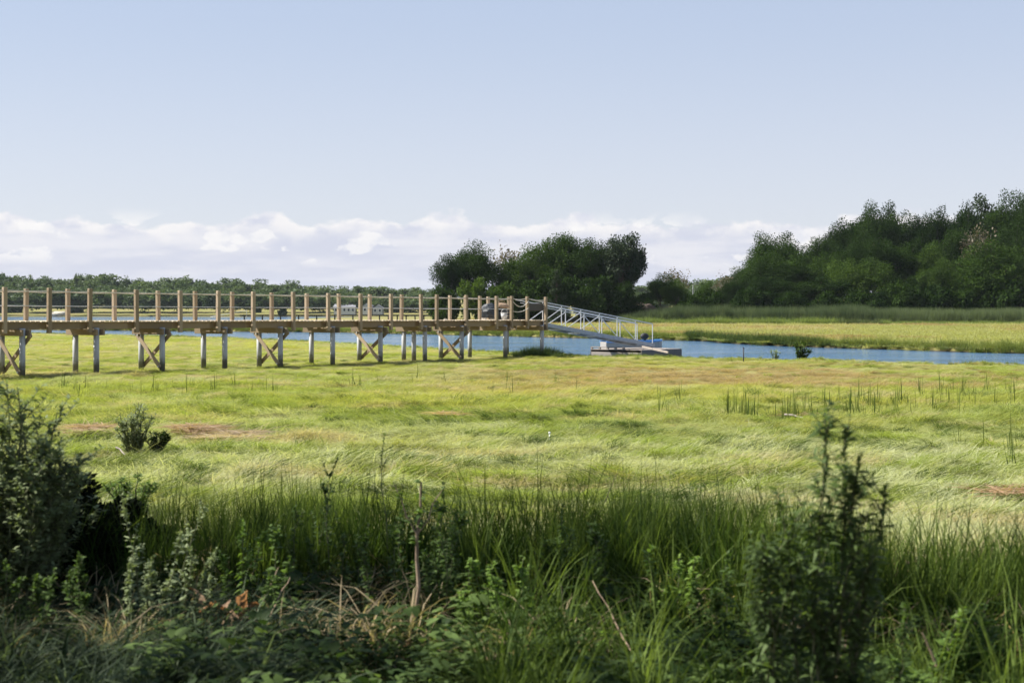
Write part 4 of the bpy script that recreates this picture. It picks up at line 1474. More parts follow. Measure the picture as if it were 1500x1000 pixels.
def banks():
    X = []; Y = []; C = []; S = []
    x = RNG.uniform(-60, 30, 2600); y = near_bank(x) - RNG.exponential(0.9, 2600) + 0.25
    X.append(x); Y.append(y); S.append(RNG.uniform(0.25, 0.6, len(x)) * (0.3 + 0.7 * fbm(x * 0.4, 0 * x, 3, 2)))
    C.append(lerp((0.22, 0.25, 0.06), (0.14, 0.19, 0.045), RNG.random(len(x))))
    x = RNG.uniform(-60, 50, 3200); y = far_bank(x) + RNG.exponential(1.6, 3200) - 0.3
    X.append(x); Y.append(y); S.append(RNG.uniform(0.7, 1.4, len(x)))
    C.append(lerp((0.13, 0.17, 0.045), (0.20, 0.23, 0.06), RNG.random(len(x))))
    # dark herbage on the point of the far bank
    x = RNG.uniform(14.5, 24, 1500); y = far_bank(x) + RNG.exponential(1.8, 1500) - 0.2
    X.append(x); Y.append(y); S.append(RNG.uniform(0.6, 1.5, len(x)) * sstep(24.5, 18, x))
    C.append(lerp((0.045, 0.075, 0.025), (0.10, 0.14, 0.045), RNG.random(len(x))))
    # rank grass under the landing, its shade put into a darker colour
    x = px2x(RNG.normal(790, 24, 300), 67.0); y = RNG.uniform(65.0, 70.0, 300)
    X.append(x); Y.append(y); S.append(RNG.uniform(0.35, 1.15, len(x)) * np.exp(-((x - 1.3) / 1.1) ** 2 * 0.5))
    C.append(lerp((0.045, 0.075, 0.024), (0.11, 0.15, 0.045), RNG.random(len(x))))
    X = np.concatenate(X); Y = np.concatenate(Y); C = np.concatenate(C); S = np.concatenate(S)
    k = creek_d(X, Y) < 0.55
    X, Y, C, S = X[k], Y[k], C[k], S[k]; n = len(X)
    pts = np.stack([X, Y, gz(X, Y)], 1)
    scatter('bank_grass', pts, np.stack([0 * X, 0 * X, RNG.random(n) * 6.28], 1), vec3(S), RNG.integers(0, 2, n), C, P_BANK, "taller green grass fringing both creek banks")


banks()

# reeds before the wood and the low green fringe in front of them
P_REED = [clump('reed_a', blades(46, 0.7, 2.5, 0.4, 0.055, 0.10, 0.07, 9, 0.10), blades(110, 0.75, 1.5, 0.5, 0.060, 0.45, 0.25, 9, 0.35)),
          clump('reed_b', blades(40, 0.6, 2.2, 0.4, 0.055, 0.12, 0.08, 9, 0.14), blades(100, 0.65, 1.4, 0.5, 0.060, 0.5, 0.25, 9, 0.4))]


def reeds():
    x = px2x(RNG.uniform(905, 1620, 3000), 246.0); y = RNG.uniform(241, 258, 3000)
    n = len(x)
    f = fbm(x * 0.12, y * 0.12, 14, 3)
    px = 750 + x / y * FPX
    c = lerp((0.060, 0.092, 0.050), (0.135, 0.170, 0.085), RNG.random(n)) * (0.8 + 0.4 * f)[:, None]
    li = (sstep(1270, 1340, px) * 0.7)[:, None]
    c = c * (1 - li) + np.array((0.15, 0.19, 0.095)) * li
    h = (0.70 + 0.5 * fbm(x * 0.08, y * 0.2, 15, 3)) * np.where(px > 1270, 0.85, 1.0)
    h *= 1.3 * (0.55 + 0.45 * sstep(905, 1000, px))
    pts = np.stack([x, y, gz(x, y)], 1)
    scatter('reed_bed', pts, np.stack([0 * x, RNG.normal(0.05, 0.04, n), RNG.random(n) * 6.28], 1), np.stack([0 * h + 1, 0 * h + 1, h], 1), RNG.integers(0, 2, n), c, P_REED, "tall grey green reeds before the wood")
    x = px2x(RNG.uniform(900, 1600, 1700), 238.0); y = RNG.uniform(235.5, 241, 1700); n = len(x)
    c = lerp((0.13, 0.19, 0.05), (0.22, 0.27, 0.085), RNG.random(n))
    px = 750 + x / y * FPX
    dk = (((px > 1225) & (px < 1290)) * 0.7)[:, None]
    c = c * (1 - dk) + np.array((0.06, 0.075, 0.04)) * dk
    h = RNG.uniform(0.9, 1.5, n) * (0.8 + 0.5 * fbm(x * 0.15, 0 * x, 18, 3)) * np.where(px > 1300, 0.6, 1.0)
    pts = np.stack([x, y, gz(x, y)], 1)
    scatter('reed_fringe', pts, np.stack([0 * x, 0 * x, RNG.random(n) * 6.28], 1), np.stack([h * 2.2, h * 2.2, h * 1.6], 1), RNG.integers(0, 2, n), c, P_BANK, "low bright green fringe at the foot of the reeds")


reeds()

# short upright spikes standing in the hay on the right
P_SPIKE = [clump('spike_a', blades(7, 0.10, 0.36, 0.10, 0.016, 0.10, 0.08, 9, 0.06, (1, 0.95, 0.7, 0.1)))]


def spikes():
    X = []; Y = []
    for (a, b, y0, y1, n) in ((1062, 1105, 24.5, 25.5, 24), (1115, 1190, 24.5, 26.5, 24), (1190, 1330, 26, 31, 44), (1330, 1500, 26, 36, 46), (970, 1060, 26, 30, 6), (1380, 1500, 16, 20, 7), (450, 900, 36, 44, 16), (60, 420, 33, 40, 26)):
        y = RNG.uniform(y0, y1, n); X.append(px2x(RNG.uniform(a, b, n), y)); Y.append(y)
    X = np.concatenate(X); Y = np.concatenate(Y); n = len(X)
    c = lerp((0.06, 0.10, 0.025), (0.22, 0.25, 0.07), RNG.random(n))
    s = RNG.uniform(0.45, 1.15, n)
    scatter('grass_spikes', np.stack([X, Y, gz(X, Y)], 1), np.stack([0 * X, 0 * X, RNG.random(n) * 6.28], 1), vec3(s), np.zeros(n, int), c, P_SPIKE, "dark upright grass spikes standing out of the lying hay")


spikes()

# drifts of dead straw
P_STRAW = [clump('straw_a', blades(40, 0.28, 0.34, 0.1, 0.011, 1.45, 0.06, 9, 0.06)), clump('straw_b', blades(30, 0.22, 0.42, 0.12, 0.010, 1.35, 0.1, 9, 0.2))]


def straw():
    X = []; Y = []; C = []; S = []
    for (px, py, wx, wy, n, col) in ((292, 645, 0.12, 0.08, 22, (0.38, 0.275, 0.19)), (125, 648, 0.12, 0.05, 10, (0.40, 0.29, 0.20)), (330, 650, 0.3, 0.2, 16, (0.45, 0.36, 0.26)),
                                     (1165, 612, 0.16, 0.08, 5, (0.44, 0.31, 0.2)), (1470, 745, 0.05, 0.04, 3, (0.46, 0.31, 0.2)), (660, 622, 0.12, 0.06, 3, (0.46, 0.34, 0.2))):
        y0 = (EYE + 0.08) * FPX / (py - 456); x0 = px2x(px, y0)
        X.append(x0 + RNG.normal(0, wx, n)); Y.append(y0 + RNG.normal(0, wy * 2, n)); S.append(RNG.uniform(0.6, 1.2, n))
        C.append(np.array(col)[None] * RNG.uniform(0.65, 1.25, (n, 1)))
    X = np.concatenate(X); Y = np.concatenate(Y); C = np.concatenate(C); S = np.concatenate(S); n = len(X)
    scatter('straw_drift', np.stack([X, Y, gz(X, Y) + 0.16], 1), np.stack([0 * X, 0 * X, RNG.random(n) * 6.28], 1), vec3(S), RNG.integers(0, 2, n), C, P_STRAW, "reddish drifts of dead straw lying on the marsh")


straw()

# ------------------------------------------------------------------ foreground grasses (in the shade of the trees)
P_CORD = [clump('cord_a', blades(30, 0.10, 0.86, 0.17, 0.0090, 0.12, 0.09, 9, 0.16)),
          clump('cord_b', blades(26, 0.09, 0.78, 0.16, 0.0095, 0.20, 0.12, 9, 0.30)),
          clump('cord_c', blades(22, 0.10, 0.66, 0.15, 0.0090, 0.30, 0.15, 9, 0.55)),
          clump('lawn_a', blades(70, 0.16, 0.15, 0.05, 0.0055, 0.45, 0.25, 9, 0.4)),
          clump('lawn_b', blades(40, 0.14, 0.42, 0.10, 0.0075, 0.45, 0.2, 0.8, 0.55)),
          clump('lawn_c', blades(26, 0.07, 0.52, 0.12, 0.0125, 0.45, 0.25, 9, 0.75))]


def foreground():
    X = []; Y = []; I = []; S = []; C = []
    # the belt of cordgrass
    n = 2900
    y = RNG.uniform(7.6, 12.3, n); x = (RNG.random(n) * 2 - 1) * (0.40 * y + 0.5)
    px = 750 + x / y * FPX
    edge = np.interp(px, [-100, 150, 230, 420, 700, 850, 1100, 1300, 1500, 1700], [9.6, 9.8, 10.9, 11.4, 11.0, 11.0, 10.2, 9.4, 9.2, 9.0]) + 1.1 * (fbm(x * 0.9, y * 0.5, 30, 2) - 0.5) * 2
    front = np.interp(px, [-100, 200, 330, 500, 900, 1100, 1500], [8.8, 8.6, 8.9, 9.1, 8.5, 7.9, 7.2])
    k = (y < edge) & (y > front)
    fade = sstep(0.0, 0.9, edge - y)
    k &= RNG.random(n) < 0.25 + 0.75 * fade
    x, y, fade = x[k], y[k], fade[k]; n = len(x)
    X.append(x); Y.append(y); I.append(RNG.choice([0, 0, 1, 1, 2], n))
    S.append((0.50 + 0.36 * fade) * RNG.uniform(0.65, 1.12, n) * (0.8 + 0.4 * fbm(x * 1.5, y * 1.5, 37, 2)))
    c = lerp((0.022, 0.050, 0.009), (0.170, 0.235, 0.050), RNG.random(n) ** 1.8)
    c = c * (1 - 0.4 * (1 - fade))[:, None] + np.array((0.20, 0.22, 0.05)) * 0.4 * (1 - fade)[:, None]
    C.append(c)
    # dead blades among it
    n = 260
    y = RNG.uniform(7.2, 10.6, n); x = (RNG.random(n) * 2 - 1) * 0.39 * y
    X.append(x); Y.append(y); I.append(RNG.choice([2, 5], n)); S.append(RNG.uniform(0.4, 0.9, n)); C.append(np.array((0.42, 0.34, 0.21))[None] * RNG.uniform(0.6, 1.2, (n, 1)))
    # short turf near the path, bluish leaning grass at the lower left
    n = 1500
    y = RNG.uniform(5.6, 8.9, n); x = (RNG.random(n) * 2 - 1) * (0.40 * y + 0.4)
    bare = fbm(x * 1.1, y * 1.3, 35, 2)
    k = bare < 0.53
    x, y = x[k], y[k]; n = len(x)
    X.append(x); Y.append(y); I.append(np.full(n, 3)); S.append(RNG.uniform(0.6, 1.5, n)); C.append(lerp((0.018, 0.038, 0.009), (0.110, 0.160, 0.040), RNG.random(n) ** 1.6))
    n = 400
    y = RNG.uniform(5.9, 8.6, n); px = RNG.uniform(-120, 480, n); x = px2x(px, y)
    k = RNG.random(n) < np.interp(px, [-120, 330, 480], [1, 0.9, 0.2])
    x, y = x[k], y[k]; n = len(x)
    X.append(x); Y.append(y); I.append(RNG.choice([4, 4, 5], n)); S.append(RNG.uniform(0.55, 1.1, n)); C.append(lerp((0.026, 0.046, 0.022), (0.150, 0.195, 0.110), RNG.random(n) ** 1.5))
    n = 360
    y = RNG.uniform(5.8, 9.0, n); px = RNG.uniform(700, 1620, n); x = px2x(px, y)
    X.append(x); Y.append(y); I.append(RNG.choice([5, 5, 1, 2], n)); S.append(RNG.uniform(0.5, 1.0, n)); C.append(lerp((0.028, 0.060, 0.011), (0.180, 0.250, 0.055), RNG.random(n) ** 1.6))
    X = np.concatenate(X); Y = np.concatenate(Y); I = np.concatenate(I); S = np.concatenate(S); C = np.concatenate(C); n = len(X)
    R = np.where(I == 4, RNG.normal(0.3, 0.7, n), RNG.random(n) * 6.28)
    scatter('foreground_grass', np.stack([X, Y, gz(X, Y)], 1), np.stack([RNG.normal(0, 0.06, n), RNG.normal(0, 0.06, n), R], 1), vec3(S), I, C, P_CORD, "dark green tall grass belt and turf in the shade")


foreground()

# little broad-leaved herbs covering the shaded bank, and fallen litter
def rosette(name, n, sp, L, W, h):
    a = RNG.random(n) * 6.283; r = np.sqrt(RNG.random(n)) * sp
    b = np.stack([r * np.cos(a), r * np.sin(a), RNG.random(n) * h], 1)
    az = RNG.random(n) * 6.283; th = RNG.uniform(0.7, 1.5, n)
    d = np.stack([np.sin(th) * np.cos(az), np.sin(th) * np.sin(az), np.cos(th)], 1)
    s = np.stack([-np.sin(az), np.cos(az), 0 * az], 1)
    LL = L * RNG.uniform(0.6, 1.3, n)
    return strips(b, d, s, LL, LL * W, np.stack([0 * a, 0 * a, -0.25 * LL], 1), (0.15, 0.9, 1.0, 0.1))


P_HERB = [clump('herb_a', rosette('h', 60, 0.15, 0.055, 0.45, 0.16)), clump('herb_b', rosette('h', 44, 0.13, 0.075, 0.5, 0.24)), clump('herb_c', rosette('h', 26, 0.2, 0.06, 0.55, 0.02))]


def herbs():
    n = 620
    y = RNG.uniform(5.7, 9.2, n); x = (RNG.random(n) * 2 - 1) * (0.39 * y + 0.3)
    px = 750 + x / y * FPX
    f = fbm(x * 1.1, y * 1.1, 44, 2)
    k = (f < 0.55) & ((px > 330) | (RNG.random(n) < 0.35))
    x, y = x[k], y[k]; n1 = len(x)
    c = lerp((0.024, 0.048, 0.012), (0.140, 0.205, 0.060), RNG.random(n1) ** 1.6); i = RNG.integers(0, 2, n1); s = RNG.uniform(0.6, 1.25, n1)
    scatter('ground_herbs', np.stack([x, y, gz(x, y)], 1), np.stack([0 * x, 0 * x, RNG.random(n1) * 6.28], 1), vec3(s), i, c, P_HERB[:2], "low broad-leaved herbs on the shaded bank")
    n = 420
    y = RNG.uniform(5.6, 9.0, n); x = (RNG.random(n) * 2 - 1) * (0.39 * y + 0.3)
    c = lerp((0.16, 0.09, 0.05), (0.40, 0.27, 0.16), RNG.random(n)); s = RNG.uniform(0.6, 1.2, n)
    scatter('leaf_litter', np.stack([x, y, gz(x, y) + 0.005], 1), np.stack([0 * x, 0 * x, RNG.random(n) * 6.28], 1), np.stack([s, s, s * 0.6], 1), np.zeros(n, int), c, P_HERB[2:], "brown fallen leaf litter on the bank")


herbs()


# ------------------------------------------------------------------ single foreground plants
def stem_tubes(paths, r0, r1, n=5):
    parts = []
    for P in paths:
        R = np.linspace(r0, r1, len(P))
        parts += [tube_np(P[i], P[i + 1], R[i], R[i + 1], n) for i in range(len(P) - 1)]
    return parts


def path(a, b, rng, segs=5, wob=0.03, arch=0.0):
    a = np.asarray(a, float); b = np.asarray(b, float)
    L = np.linalg.norm(b - a)
    P = []
    for f in np.linspace(0, 1, segs + 1):
        p = a + (b - a) * f
        p = p + np.array([0, 0, arch * L * math.sin(math.pi * f)])
        if 0 < f < 1:
            p = p + rng.normal(0, wob * L, 3) * np.array([1, 1, 0.3])
        P.append(p)
    return P


def leaves_on(P, rng, n, L, W, t0=0.1, t1=1.0, rise=0.5, droop=0.25, taper=0.6, prof=(0.12, 0.8, 1.0, 0.55, 0.06)):
    P = np.array(P); k = len(P) - 1
    t = rng.uniform(t0, t1, n); f = t * k; i = np.minimum(f.astype(int), k - 1); f = (f - i)[:, None]
    b = P[i] * (1 - f) + P[i + 1] * f
    ax = unit(P[i + 1] - P[i])
    az = rng.random(n) * 6.283
    h = np.stack([np.cos(az), np.sin(az), 0 * az], 1)
    d = unit(h + ax * rng.normal(rise, 0.25, n)[:, None])
    s = unit(np.cross(d, np.array([0, 0, 1.0]) + rng.normal(0, 0.25, (n, 3))))
    LL = L * rng.uniform(0.65, 1.25, n) * (1 - taper * t)
    return strips(b, d, s, LL, LL * W, np.stack([0 * t, 0 * t, -droop * LL * rng.uniform(0.3, 1.6, n)], 1), prof)


def plant(name, label, cat, loc, stems, leaves, smat, lmat, group=None, rz=0.0):
    e = empty(name, loc, rz, label, cat, group)
    for grp in (stems if isinstance(stems[0], list) else [stems]):
        V, Q, T = join(grp)
        link('stem', np_mesh('stem', V, Q, [smat], smooth=True), e)
    V, Q, T = join(leaves)
    o = link('foliage', np_mesh('foliage', V, Q, [lmat], attr={'tint': T}), e)
    return e


def shrub(name, label, px, Y, H, R, nst, seed, lmat, L=0.05, W=0.35, twigs=9, lpt=16, lean=(0, 0), cat='shrub', smat=None, r0=0.012, group=None, low=0.2):
    rng = np.random.default_rng(seed)
    st = []; lv = []
    for i in range(nst):
        a = rng.random() * 6.283; f = math.sqrt(rng.random())
        top = np.array([R * f * math.cos(a) + lean[0], R * f * math.sin(a) + lean[1], H * (1 - 0.35 * f * f) * rng.uniform(0.72, 1.0)])
        base = np.array([0.16 * R * math.cos(a), 0.16 * R * math.sin(a), -0.05])
        P = path(base, top, rng, 5, 0.03, 0.05)
        st += stem_tubes([P], r0, r0 * 0.25)
        lv.append(leaves_on(P, rng, lpt * 2, L, W, low, 1.0, 0.8, 0.2, 0.35))
        for j in range(twigs):
            t = rng.uniform(low, 0.95); q = t * 5; k = min(int(q), 4)
            b = P[k] + (P[k + 1] - P[k]) * (q - k)
            a2 = rng.random() * 6.283; l2 = H * rng.uniform(0.12, 0.26) * (1.15 - 0.6 * t)
            e = b + np.array([math.cos(a2) * l2 * 0.7, math.sin(a2) * l2 * 0.7, l2 * rng.uniform(0.4, 0.95)])
            P2 = path(b, e, rng, 3, 0.04)
            st += stem_tubes([P2], r0 * 0.35, r0 * 0.12, 3)
            lv.append(leaves_on(P2, rng, lpt, L, W, 0.1, 1.0, 0.7, 0.25, 0.3))
    x = px2x(px, Y)
    return plant(name, label, cat, (x, Y, float(gz(x, Y))), st, lv, smat or M['stem'], lmat, group)


def weed(label, px, Y, H, seed, lmat, nst=1, L=0.06, W=0.36, n=46, spire=True, lean=0.08, side=5, cat='weed', group=None, name='leafy_weed', spread=0.05, smat=None, r0=0.0055):
    rng = np.random.default_rng(seed)
    st = []; lv = []
    for i in range(nst):
        b = np.array([rng.normal(0, spread), rng.normal(0, spread), -0.03])
        h = H * (1.0 if i == 0 else rng.uniform(0.6, 0.97))
        top = b + np.array([rng.normal(0, lean) * h + b[0] * 1.5, rng.normal(0, lean) * h + b[1] * 1.5, h])
        P = path(b, top, rng, 6, 0.012)
        st.append(stem_tubes([P], r0, r0 * 0.3))
        lv.append(leaves_on(P, rng, int(n * 1.5), L * 1.2, W, 0.12, 1.0, 0.55, 0.45, 0.62))
        for j in range(side):
            t = rng.uniform(0.35, 0.92); q = t * 6; k = min(int(q), 5)
            p = P[k] + (P[k + 1] - P[k]) * (q - k); a = rng.random() * 6.283; l2 = h * rng.uniform(0.14, 0.28) * (1.25 - 0.7 * t)
            P2 = path(p, p + np.array([math.cos(a) * l2 * 0.45, math.sin(a) * l2 * 0.45, l2]), rng, 3, 0.02)
            st[-1] += stem_tubes([P2], r0 * 0.5, r0 * 0.2, 3)
            lv.append(leaves_on(P2, rng, n // 2, L * 0.85, W, 0.1, 1.0, 0.7, 0.35, 0.5))
        if spire:
            lv.append(leaves_on(P, rng, 40, L * 0.36, 0.5, 0.82, 1.04 if False else 1.0, 1.2, 0.0, 0.1))
    x = px2x(px, Y)
    return plant(name, label, cat, (x, Y, float(gz(x, Y))), st, lv, smat or M['stem'], lmat, group)


def spray_bush(name, label, px, Y, H, R, seed, mat, n=5200, L=0.06, W=0.5, cat='shrub', lob=24):
    rng = np.random.default_rng(seed)
    C, S = crown_pts(rng, 'bush', H, R, 0.05)
    ci = rng.choice(len(C), n)
    u = unit(rng.normal(0, 1, (n, 3))); r = rng.random(n) ** 0.45
    P = C[ci] + u * (S[ci] * r)[:, None]
    P[:, 2] = np.maximum(P[:, 2], 0.01)
    D = unit(u + rng.normal(0, 0.6, (n, 3)) + np.array([0, 0, 0.35])); N = unit(rng.normal(0, 1, (n, 3)) + np.array([0, 0, 0.5]))
    LL = L * rng.uniform(0.6, 1.4, n)
    lv = [leaf_quads(P, D, N, LL, LL * W, rng.random(n))]
    st = []
    for c in C:
        st += stem_tubes([path((0, 0, -0.05), c, rng, 4, 0.03)], 0.012, 0.004, 4)
    x = px2x(px, Y)
    return plant(name, label, cat, (x, Y, float(gz(x, Y))), st, lv, M['bark'], mat)


shrub('shrub', "tall grey green shrub at the left edge of the picture", 6, 8.3, 1.56, 0.44, 26, 301, M['greyleaf'], 0.058, 0.40, 20, 26)
shrub('shrub', "lower grey green shrub between the tall left shrub and the dark juniper", 58, 8.7, 1.12, 0.34, 18, 302, M['greyleaf'], 0.055, 0.40, 16, 22)
spray_bush('juniper', "near black juniper sprawling right of the grey green shrubs", 118, 9.0, 0.98, 0.34, 303, M['cedar'], 7000, 0.055, 0.5)
spray_bush('juniper', "small near black juniper lobe nearest the pale shrub", 176, 9.4, 0.80, 0.22, 304, M['cedar'], 4200, 0.05, 0.5)
shrub('shrub', "pale grey green shrub standing alone in the sunlit hay, far left", 196, 18.0, 0.76, 0.28, 22, 305, M['paleleaf'], 0.055, 0.45, 8, 11)
shrub('shrub', "low dark bush on the right side of the pale shrub in the hay", 226, 18.2, 0.36, 0.24, 18, 306, M['oak'], 0.05, 0.4, 8, 12)
shrub('shrub', "low dark bush between the junipers and the pale shrub", 190, 12.6, 0.42, 0.30, 16, 316, M['weed'], 0.055, 0.4, 8, 12)
spray_bush('juniper', "lowest near black juniper lobe, spreading right into the grass belt", 206, 9.5, 0.62, 0.24, 317, M['cedar'], 4200, 0.05, 0.5)
shrub('shrub', "rounded green shrub on the near creek bank by the black stake", 1174, 62.0, 0.95, 0.62, 14, 307, M['oak_light'], 0.12, 0.5, 9, 9)
shrub('shrub', "small pale sprig left of the rounded creek bank shrub", 1136, 62.5, 0.60, 0.36, 8, 308, M['greyleaf'], 0.10, 0.4, 6, 7)

spray_bush('shrub', "dark shrub just outside the frame at lower left", -420, 7.2, 1.9, 0.9, 360, M['oak'], 6000, 0.08, 0.5)
spray_bush('shrub', "second dark shrub outside the frame at left, nearer", -420, 5.6, 1.5, 0.8, 361, M['oak'], 5000, 0.08, 0.5)

# the big dark plant at the right
MW = empty('mugwort', (px2x(1196, 5.6), 5.6, float(gz(px2x(1196, 5.6), 5.6))), 0, "tall dark bushy weed with pointed tops standing before the grass at right", 'weed')
_rng = np.random.default_rng(411)
_st = []; _lv = []
for (dx, dy, h, ln) in ((0.00, 0, 1.43, 0.03), (0.03, 0.03, 1.37, 0.09), (0.02, -0.02, 1.27, 0.15), (0.05, 0.02, 1.14, 0.22), (-0.05, 0.02, 1.06, -0.08), (-0.11, 0, 0.98, -0.11), (-0.16, 0.03, 0.86, -0.04), (0.10, 0.02, 0.88, 0.12), (0.0, -0.05, 0.72, -0.03)):
    P = path((dx, dy, -0.03), (dx + ln, dy + _rng.normal(0, 0.02), h), _rng, 7, 0.010)
    _st += stem_tubes([P], 0.008, 0.002)
    _lv.append(leaves_on(P, _rng, int(125 * h), 0.110, 0.28, 0.12, 0.97, 0.45, 0.55, 0.45, (0.1, 0.85, 1.0, 0.55, 0.05)))
    for j in range(int(12 * h)):
        t = _rng.uniform(0.30, 0.97); q = t * 7; k = min(int(q), 6)
        p = P[k] + (P[k + 1] - P[k]) * (q - k); a = _rng.random() * 6.283; l2 = _rng.uniform(0.10, 0.24) * (1.3 - 0.6 * t)
        P2 = path(p, p + np.array([math.cos(a) * l2 * 0.6, math.sin(a) * l2 * 0.6, l2 * 0.9]), _rng, 3, 0.02)
        _st += stem_tubes([P2], 0.003, 0.001, 3)
        _lv.append(leaves_on(P2, _rng, 18, 0.080, 0.27, 0.05, 1.0, 0.6, 0.4, 0.40))
    _lv.append(leaves_on(P, _rng, 70, 0.030, 0.45, 0.80, 1.0, 1.3, 0.0, 0.2))
V, Q, T = join(_st); link('stem', np_mesh('stem', V, Q, [M['stem']], smooth=True), MW)
V, Q, T = join(_lv); link('foliage', np_mesh('foliage', V, Q, [M['mugwort']], attr={'tint': T}), MW)

LW = 'leafy weeds along the shaded bank'
weed("pale leafy weed with spired tops catching the sun below the juniper", 196, 7.7, 0.66, 320, M['greyleaf'], 4, 0.060, 0.42, 44, spread=0.05)
weed("taller slender spired weed right behind the pale sunlit weed", 222, 8.0, 0.86, 321, M['greyleaf'], 2, 0.055, 0.40, 46, spread=0.03)
weed("leafy weed with rounded leaves left of the dead brown leaves' top", 386, 8.1, 0.62, 322, M['weed'], 3, 0.062, 0.5, 40)
weed("tall slender weed rising out of the grass left of the centre", 430, 8.9, 0.92, 323, M['weed'], 2, 0.06, 0.36, 46)
weed("bushy dark weed in the grass right of the slender one", 500, 8.7, 0.78, 324, M['weed'], 4, 0.06, 0.42, 40)
weed("thin spire weed poking highest above the grass at the centre", 578, 9.2, 1.06, 325, M['weed'], 1, 0.05, 0.36, 50, side=2)
weed("dark leafy weed standing just left of the pale sapling stem", 575, 8.3, 0.74, 326, M['weed'], 4, 0.062, 0.42, 38)
weed("dark leafy weed standing just right of the pale sapling stem", 655, 8.3, 0.70, 327, M['weed'], 4, 0.062, 0.42, 38)
weed("leafy green weed at the left foot of the big dark plant", 1128, 6.0, 0.62, 340, M['weed'], 4, 0.07, 0.4, 36)
weed("leafy green weed at the right foot of the big dark plant", 1262, 5.9, 0.66, 341, M['weed'], 4, 0.07, 0.4, 36)
weed("rounded leaf weed in the grass left of the big dark plant", 1060, 7.2, 0.6, 342, M['weed'], 3, 0.07, 0.5, 36)
weed("broad pale weed in the grass between the sapling and the leaning straw stalk", 815, 8.6, 0.66, 343, M['weed'], 4, 0.07, 0.45, 36)
weed("dark weed in the belt of grass right below the stray dead stem", 905, 8.4, 0.62, 344, M['weed'], 3, 0.07, 0.45, 36)
weed("pale leafy weed left of the dead brown leaves", 272, 8.0, 0.56, 345, M['greyleaf'], 3, 0.055, 0.42, 38)
weed("bright leaved weed above the dead brown leaves", 345, 8.7, 0.64, 346, M['bright'], 3, 0.07, 0.42, 34)
weed("bright leaved clump in the dark grass above the leaning straw stalk", 990, 7.9, 0.52, 347, M['bright'], 4, 0.08, 0.36, 30, False)
weed("bright leaved weed clump right of the sapling, low before the grass", 752, 7.9, 0.50, 328, M['bright'], 5, 0.07, 0.45, 30, False)
weed("low bright leaved weed between the sapling and the bright clump", 700, 7.9, 0.42, 329, M['bright'], 4, 0.065, 0.45, 30, False)
weed("low weed with fresh leaves at the bottom edge, right of the big dark plant", 1345, 6.3, 0.50, 330, M['bright'], 4, 0.085, 0.36, 30, False)
weed("broad leaved weed at the bottom right corner", 1435, 6.6, 0.46, 331, M['bright'], 5, 0.08, 0.42, 30, False)
weed("grey green spired weed before the big dark plant's foot", 1172, 5.9, 0.52, 332, M['greyleaf'], 4, 0.045, 0.4, 44)
weed("small weed with light leaves at the bottom, under the leaning straw stalk", 845, 7.2, 0.28, 333, M['bright'], 4, 0.06, 0.45, 24, False)
weed("dark weed in the left shade under the juniper", 110, 7.8, 0.55, 334, M['weed'], 5, 0.06, 0.4, 36)
weed("dark weed at the far left under the tall shrub", 30, 7.7, 0.55, 335, M['weed'], 5, 0.06, 0.4, 36)
weed("weed with rounded leaves in the dark grass below the spire weed", 640, 8.8, 0.80, 336, M['weed'], 3, 0.065, 0.5, 36)

# sapling with a pale stem
sx = px2x(608, 8.1)
_rng = np.random.default_rng(51)
P = path((0, 0, -0.04), (0.03, 0.05, 0.86), _rng, 6, 0.010)
P2 = path(P[4], P[4] + np.array([-0.14, 0.03, 0.30]), _rng, 3, 0.03); P3 = path(P[4], P[4] + np.array([0.15, 0.05, 0.26]), _rng, 3, 0.03)
plant('sapling', "young sapling with a bare pale stem rising from the shaded bank", 'sapling', (sx, 8.1, float(gz(sx, 8.1))),
      stem_tubes([P], 0.0145, 0.006, 7) + stem_tubes([P2, P3], 0.006, 0.002, 5),
      [leaves_on(P, _rng, 40, 0.07, 0.5, 0.6, 1.0, 0.5, 0.4, 0.2), leaves_on(P2, _rng, 26, 0.06, 0.5, 0.2, 1.0), leaves_on(P3, _rng, 26, 0.06, 0.5, 0.2, 1.0)], M['sapling'], M['weed'])

# dead stalks
def stalk(label, pts, r, mat=None, group=None):
    _r = np.random.default_rng(int(abs(pts[0][0] * 1000)) % 997)
    V, Q, T = join(stem_tubes([path(pts[0], pts[1], _r, 6, 0.012, 0.04)], r, r * 0.4, 6))
    o = link('dead_stalk', np_mesh('dead_stalk', V, Q, [mat or M['dry_stem']], smooth=True))
    return tag(o, label, 'stalk', group)


def stick(label, pa, pb, Ya, Yb, r, mat=None):
    a = (px2x(pa[0], Ya), Ya, py2z(pa[1], Ya)); b = (px2x(pb[0], Yb), Yb, py2z(pb[1], Yb))
    return stalk(label, (a, b), r, mat)


stick("long pale straw stalk leaning left out of the bank, right of the centre", (938, 985), (868, 850), 7.15, 7.5, 0.006)
stick("pale bent stalk standing right of the big dark plant's foot", (1222, 1010), (1248, 895), 6.0, 6.1, 0.007)
stick("pale stalk crossing the lower right weeds", (1372, 975), (1350, 925), 6.3, 6.3, 0.007)
stick("thin tan twig rising right of the dead brown leaves", (395, 905), (425, 845), 7.9, 8.1, 0.004)
stick("second thin tan twig crossing the first beside the dead leaves", (372, 915), (408, 830), 8.0, 8.2, 0.004)
stick("fallen grey stick lying across the pale shrub's foot", (170, 655), (196, 680), 17.6, 17.2, 0.012, M['pale_bark'])
stick("bleached stick lying in the hay left of the dark spikes", (1150, 607), (1186, 617), 25.0, 24.3, 0.022, M['pale_bark'])
stick("bleached driftwood prong in the hay at the right edge", (1452, 758), (1456, 728), 13.4, 13.4, 0.014, M['dry_stem'])
stick("bleached driftwood branch lying beside the prong at the right edge", (1455, 742), (1492, 756), 13.6, 13.3, 0.016, M['dry_stem'])
